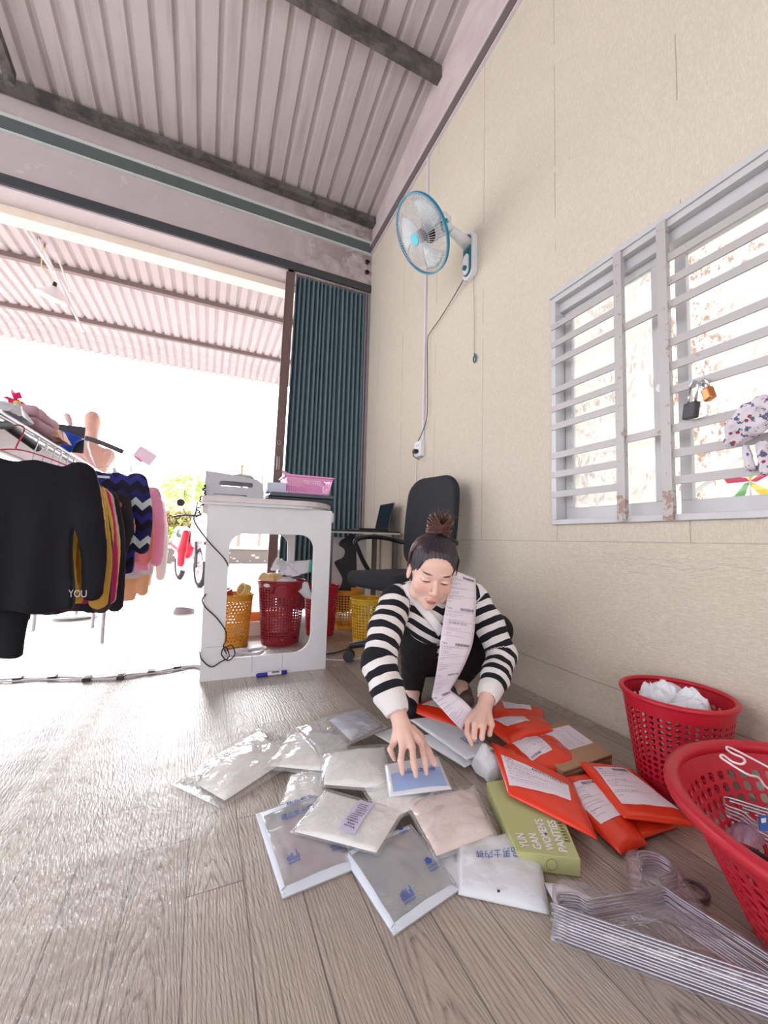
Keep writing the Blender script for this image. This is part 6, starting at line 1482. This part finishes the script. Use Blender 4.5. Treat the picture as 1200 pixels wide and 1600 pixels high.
# black hanger-like bar at the far left and lantern bits
t = tag(MB().tube(spline([pl(-20, 664, 0, -.70), pl(8, 664, 0, -.705), pl(20, 672, 0, -.705), pl(58, 700, 0, -.705)], 5), .017, 8).build('dark_rod', simple('charcoal_plastic', (24, 22, 34), .7), smooth=True), 'thick dark rod under the rack shelf at the left edge', 'rod')
# ======================= outside =======================
def tube_lamp():
    p = pl(80, 462, 1, 4.25); t = empty('pendant_lamp', p, 'white cone lamp shade hanging under the outdoor awning', 'lamp'); m = simple('white_enamel', (236, 228, 232), .3)
    Ml = Matrix.Translation(p) @ Matrix.Rotation(math.radians(14), 4, 'Y') @ Matrix.Rotation(math.radians(12), 4, 'X')
    MB().lathe([(.012, .085), (.022, .08), (.03, .06), (.105, .0), (.120, -.02), (.117, -.022), (.028, .052)], Ml, 32).build('shade', m, t, smooth=True, solid=.002)
    MB().lathe([(0, .125), (.014, .12), (.016, .085), (0, .08)], Ml, 16).build('socket', m_black, t)
    MB().lathe([(0, .04), (.02, .03), (.036, .0), (.034, -.02), (.02, -.035), (0, -.04)], Ml, 20).build('bulb', simple('frosted_bulb', (250, 246, 246), .2), t, smooth=True)
    a = Ml @ Vector((0, 0, .12)); MB().tube(spline([a, pl(66, 420, 1, 4.25), pl(66, 400, 1, 4.25), Vector((pl(66,400,1,4.25).x, 4.25, 3.21))], 5), .004, 6).build('cord', simple('yellowed_cord', (226, 200, 150), .6), t)
tube_lamp()
m_wp = simple('white_painted_bar', (236, 230, 232), .5)
for i, (a, b_, lb) in enumerate((((25,335),(83,425),'white sloping bar beside the pendant lamp'), ((40,330),(130,518),'longest white sloping bar under the awning'), ((78,370),(110,455),'short white strut between the sloping bars'))):
    A_, B_ = pl(a[0], a[1], 1, 4.2+.12*i), pl(b_[0], b_[1], 1, 4.2+.12*i)
    o = MB().tube([A_, B_], .016-.004*i, 6).build('awning_strut', m_wp, label=lb, cat='strut')
tag(MB().cyl(pl(72, 362, 1, 4.35), pl(68, 388, 1, 4.35), .012, 8).build('fuse_holder', simple('dull_mauve', (150, 110, 126), .5)), 'small mauve fitting tied on the white bars', 'fitting')
# scooter
def scooter():
    t = empty('scooter', (0, 6.3, 0), 'red and white scooter parked outside by the counter', 'scooter'); m_rd = simple('scooter_red', (206, 36, 64), .25); m_wt = simple('scooter_white', (236, 230, 234), .25); m_ty = simple('tyre_rubber', (60, 54, 58), .85)
    B = Matrix.Translation((-.05, 6.1, -.02)) @ Matrix.Rotation(math.radians(105), 4, 'Z')   # local +x = rearward
    X = lambda p: B @ Vector(p)
    def wheel(x, nm):
        Mw = B @ Matrix.Translation((x, 0, .27)) @ Matrix.Rotation(math.radians(90), 4, 'X')
        MB().lathe([(.215, -.03), (.245, -.036), (.268, -.02), (.275, 0), (.268, .02), (.245, .036), (.215, .03)], Mw, 36).build(nm, m_ty, t, smooth=True)
        r = MB().lathe([(.215, -.022), (.20, -.018), (.20, .018), (.215, .022)], Mw, 36).cyl(Mw @ Vector((0, 0, -.05)), Mw @ Vector((0, 0, .05)), .035, 16)
        for k in range(5):
            a = 2*math.pi*k/5
            for da in (-.22, .22): r.tube([Mw @ Vector((.03*math.cos(a), .03*math.sin(a), 0)), Mw @ Vector((.205*math.cos(a+da), .205*math.sin(a+da), 0))], .011, 6)
        r.build('rim', simple('alloy', (220, 216, 222), .3, .5), t)
    wheel(0, 'front_wheel'); wheel(1.22, 'rear_wheel')
    v = Vol((-.4, -.25, .15), (1.8, .25, 1.15), .022)
    MB().grid(lambda u, v_: X((.31*math.cos(math.pi*(.15+.75*u)), (v_-.5)*.11, .27+.31*math.sin(math.pi*(.15+.75*u)))), 12, 3).build('front_fender', m_wt, t, smooth=True, solid=.006)
    for s in (-1, 1): MB().tube([X((0, s*.06, .27)), X((.08, s*.06, .62))], .018, 8).build('fork_leg', simple('fork_grey', (90, 84, 90), .4, .5), t)
    def shell(pts, rs, nm, mat, k=.05, sy=1.0):
        v = Vol((-.3, -.3, .1), (1.8, .3, 1.2), .02); v.chain([np.array(p, float) for p in pts], rs, k); P, F = v.mesh(); P = relax(P, F, 1); P = np.array([tuple(X(p)) for p in P]); npmesh(nm, P, F, mat, t)
    shell([(.12, 0, .95), (.16, 0, .80), (.22, 0, .62)], [.09, .11, .10], 'front_body', m_wt)
    shell([(.24, .16, .74), (.32, .18, .5), (.40, .17, .30)], [.05, .055, .05], 'leg_shield', m_rd); shell([(.24, -.16, .74), (.32, -.18, .5), (.40, -.17, .30)], [.05, .055, .05], 'leg_shield', m_rd)
    shell([(.40, 0, .27), (.85, 0, .27), (1.0, 0, .42)], [.09, .10, .14], 'floor_board', m_wt); shell([(.80, 0, .52), (1.3, 0, .60), (1.55, 0, .68)], [.15, .15, .09], 'rear_body', m_rd)
    shell([(.72, 0, .70), (1.1, 0, .74), (1.45, 0, .78)], [.09, .10, .08], 'seat', m_black)
    MB().tube(spline([X((.22, -.34, .96)), X((.14, -.2, .99)), X((.12, 0, .98)), X((.14, .2, .99)), X((.22, .34, .96))], 5), .016, 8).build('handlebar', m_black, t, smooth=True)
    for s in (-1, 1):
        MB().tube([X((.14, s*.2, 1.0)), X((.16, s*.26, 1.12))], .006, 6).lathe([(0, .0), (.05, .0), (.05, .015), (0, .02)], B @ Matrix.Translation((.16, s*.27, 1.16)) @ Matrix.Rotation(1.57, 4, 'Y'), 20).build('mirror', m_black, t)
    MB().lathe([(0, .03), (.05, .02), (.06, 0), (.05, -.02)], B @ Matrix.Translation((.03, 0, .86)) @ Matrix.Rotation(-1.57, 4, 'Y'), 20).build('headlamp', simple('lamp_glass', (226, 226, 230), .1), t, smooth=True)
    MB().tube([X((.55, -.12, .22)), X((.62, -.24, .02))], .012, 6).build('kick_stand', m_black, t)
scooter()
# hedge, wall, plants
def leafy(name, label, cat, c, r, n, size, mat, seed=0, box=False, core=True):
    rd = random.Random(seed); t = empty(name, (c[0], c[1], 0), label, cat); b = MB()
    for _ in range(n):
        d = Vector((rd.gauss(0, 1), rd.gauss(0, 1), rd.gauss(0, 1))).normalized()
        if box: k = 1/max(abs(d.x), abs(d.y), abs(d.z)); d = d*k*rd.uniform(.9, 1.05)
        else: d = d*rd.uniform(.6, 1.05)
        p = Vector(c)+Vector((d.x*r[0], d.y*r[1], d.z*r[2])); e = Vector((rd.uniform(-1, 1), rd.uniform(-1, 1), rd.uniform(-1, 1))).normalized(); f = e.cross(Vector((rd.random(), rd.random(), rd.random()))).normalized()
        s = size*rd.uniform(.6, 1.3); b.add([p-e*s, p+f*s*.45, p+e*s, p-f*s*.45], [(0,1,2,3)])
    b.build('foliage', mat, t)
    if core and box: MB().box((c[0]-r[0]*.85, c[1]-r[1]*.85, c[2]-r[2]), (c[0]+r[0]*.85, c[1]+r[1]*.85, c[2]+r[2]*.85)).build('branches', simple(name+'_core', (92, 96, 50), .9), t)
    else: MB().tube([Vector((c[0], c[1], -.02)), Vector(c)], .06, 6).build('trunk', simple(name+'_bark', (120, 100, 84), .9), t)
    return t
m_l1 = simple('hedge_leaf', (206, 196, 140), .6, var=.3, sc=3); m_l2 = simple('bright_leaf', (190, 224, 120), .5, var=.25, sc=3); m_l3 = simple('far_leaf', (190, 206, 170), .6)
ph = pl(275, 822, 1, 12.0); leafy('hedge', 'clipped olive hedge beyond the yard, above a low stone wall', 'hedge', (ph.x+.2, 12.7, .92), (1.1, .45, .42), 5200, .06, m_l1, 1, True)
leafy('bush', 'light green bush in front of the hedge', 'bush', (ph.x-.35, 12.0, .62), (.45, .16, .28), 900, .07, m_l2, 2, core=False)
g = N('stone_wall'); vv = g.n('ShaderNodeTexVoronoi'); g.l(g.map(g.pos(), (3, 3, 6)), vv.inputs['Vector']); vv.inputs['Scale'].default_value = 1.6
g.l(g.mix(g.math('LESS_THAN', vv.outputs['Distance'], .28), srgb(120, 110, 106), srgb(196, 186, 180)), g.p.inputs['Base Color']); g.set(Roughness=.9)
t = empty('stone_wall', (-2, 11.4, 0), 'low stone garden wall below the clipped hedge', 'wall'); MB().box((-9, 11.3, -.02), (6, 11.6, .36)).build('masonry', g.m, t); MB().box((-9, 11.26, .36), (6, 11.64, .43)).build('coping', simple('coping_stone', (206, 196, 190), .9), t)
def palm(name, px, py, Y, H, n, L, mat, label, seed=0):
    c = pl(px, py, 1, Y); rd = random.Random(seed); t = empty(name, (c.x, Y, 0), label, 'palm')
    MB().tube([Vector((c.x, Y, -.02)), Vector((c.x+.1, Y, c.z*.5)), c], [.12, .09, .07], 8).build('trunk', simple(name+'_bark_%d' % seed, (150, 134, 120), .9), t); b = MB()
    for k in range(n):
        a = 2*math.pi*k/n+rd.uniform(-.2, .2); pts = [c+Vector((math.cos(a)*L*s, math.sin(a)*L*s, L*(.55*s-.85*s*s)+rd.uniform(-.02, .02))) for s in np.linspace(0, 1, 8)]
        for p, q_ in zip(pts, pts[1:]):
            d = (q_-p); sd = d.cross(Vector((0, 0, 1))).normalized()
            for s in (-1, 1):
                for f in (0, .5): o_ = p.lerp(q_, f); b.add([o_, o_+d*.45, o_+sd*s*L*.22+d*.8+Vector((0, 0, -.12*L))], [(0, 1, 2)])
    b.build('fronds', mat, t)
palm('coconut_palm', 378, 728, 26, 5, 13, 1.5, m_l3, 'pale coconut palm far off, left of the gate post', 1)
palm('coconut_palm', 410, 732, 34, 5, 12, 1.7, m_l3, 'pale coconut palm far off, nearest the gate post', 2)
palm('banana_plant', 268, 790, 14.4, 3, 9, .9, m_l2, 'bright green banana leaves rising above the hedge', 3)
leafy('tree', 'light green leafy tree beside the banana plant', 'tree', tuple(pl(290, 765, 1, 17)), (.9, .5, .65), 700, .10, m_l2, 5, core=False)
tag(MB().cyl((pl(305, 760, 1, 12).x, 12, 0), (pl(305, 720, 1, 12).x, 12, pl(305, 722, 1, 12).z), .03, 8).build('pole', m_wp), 'thin grey pole outside behind the counter corner', 'pole')
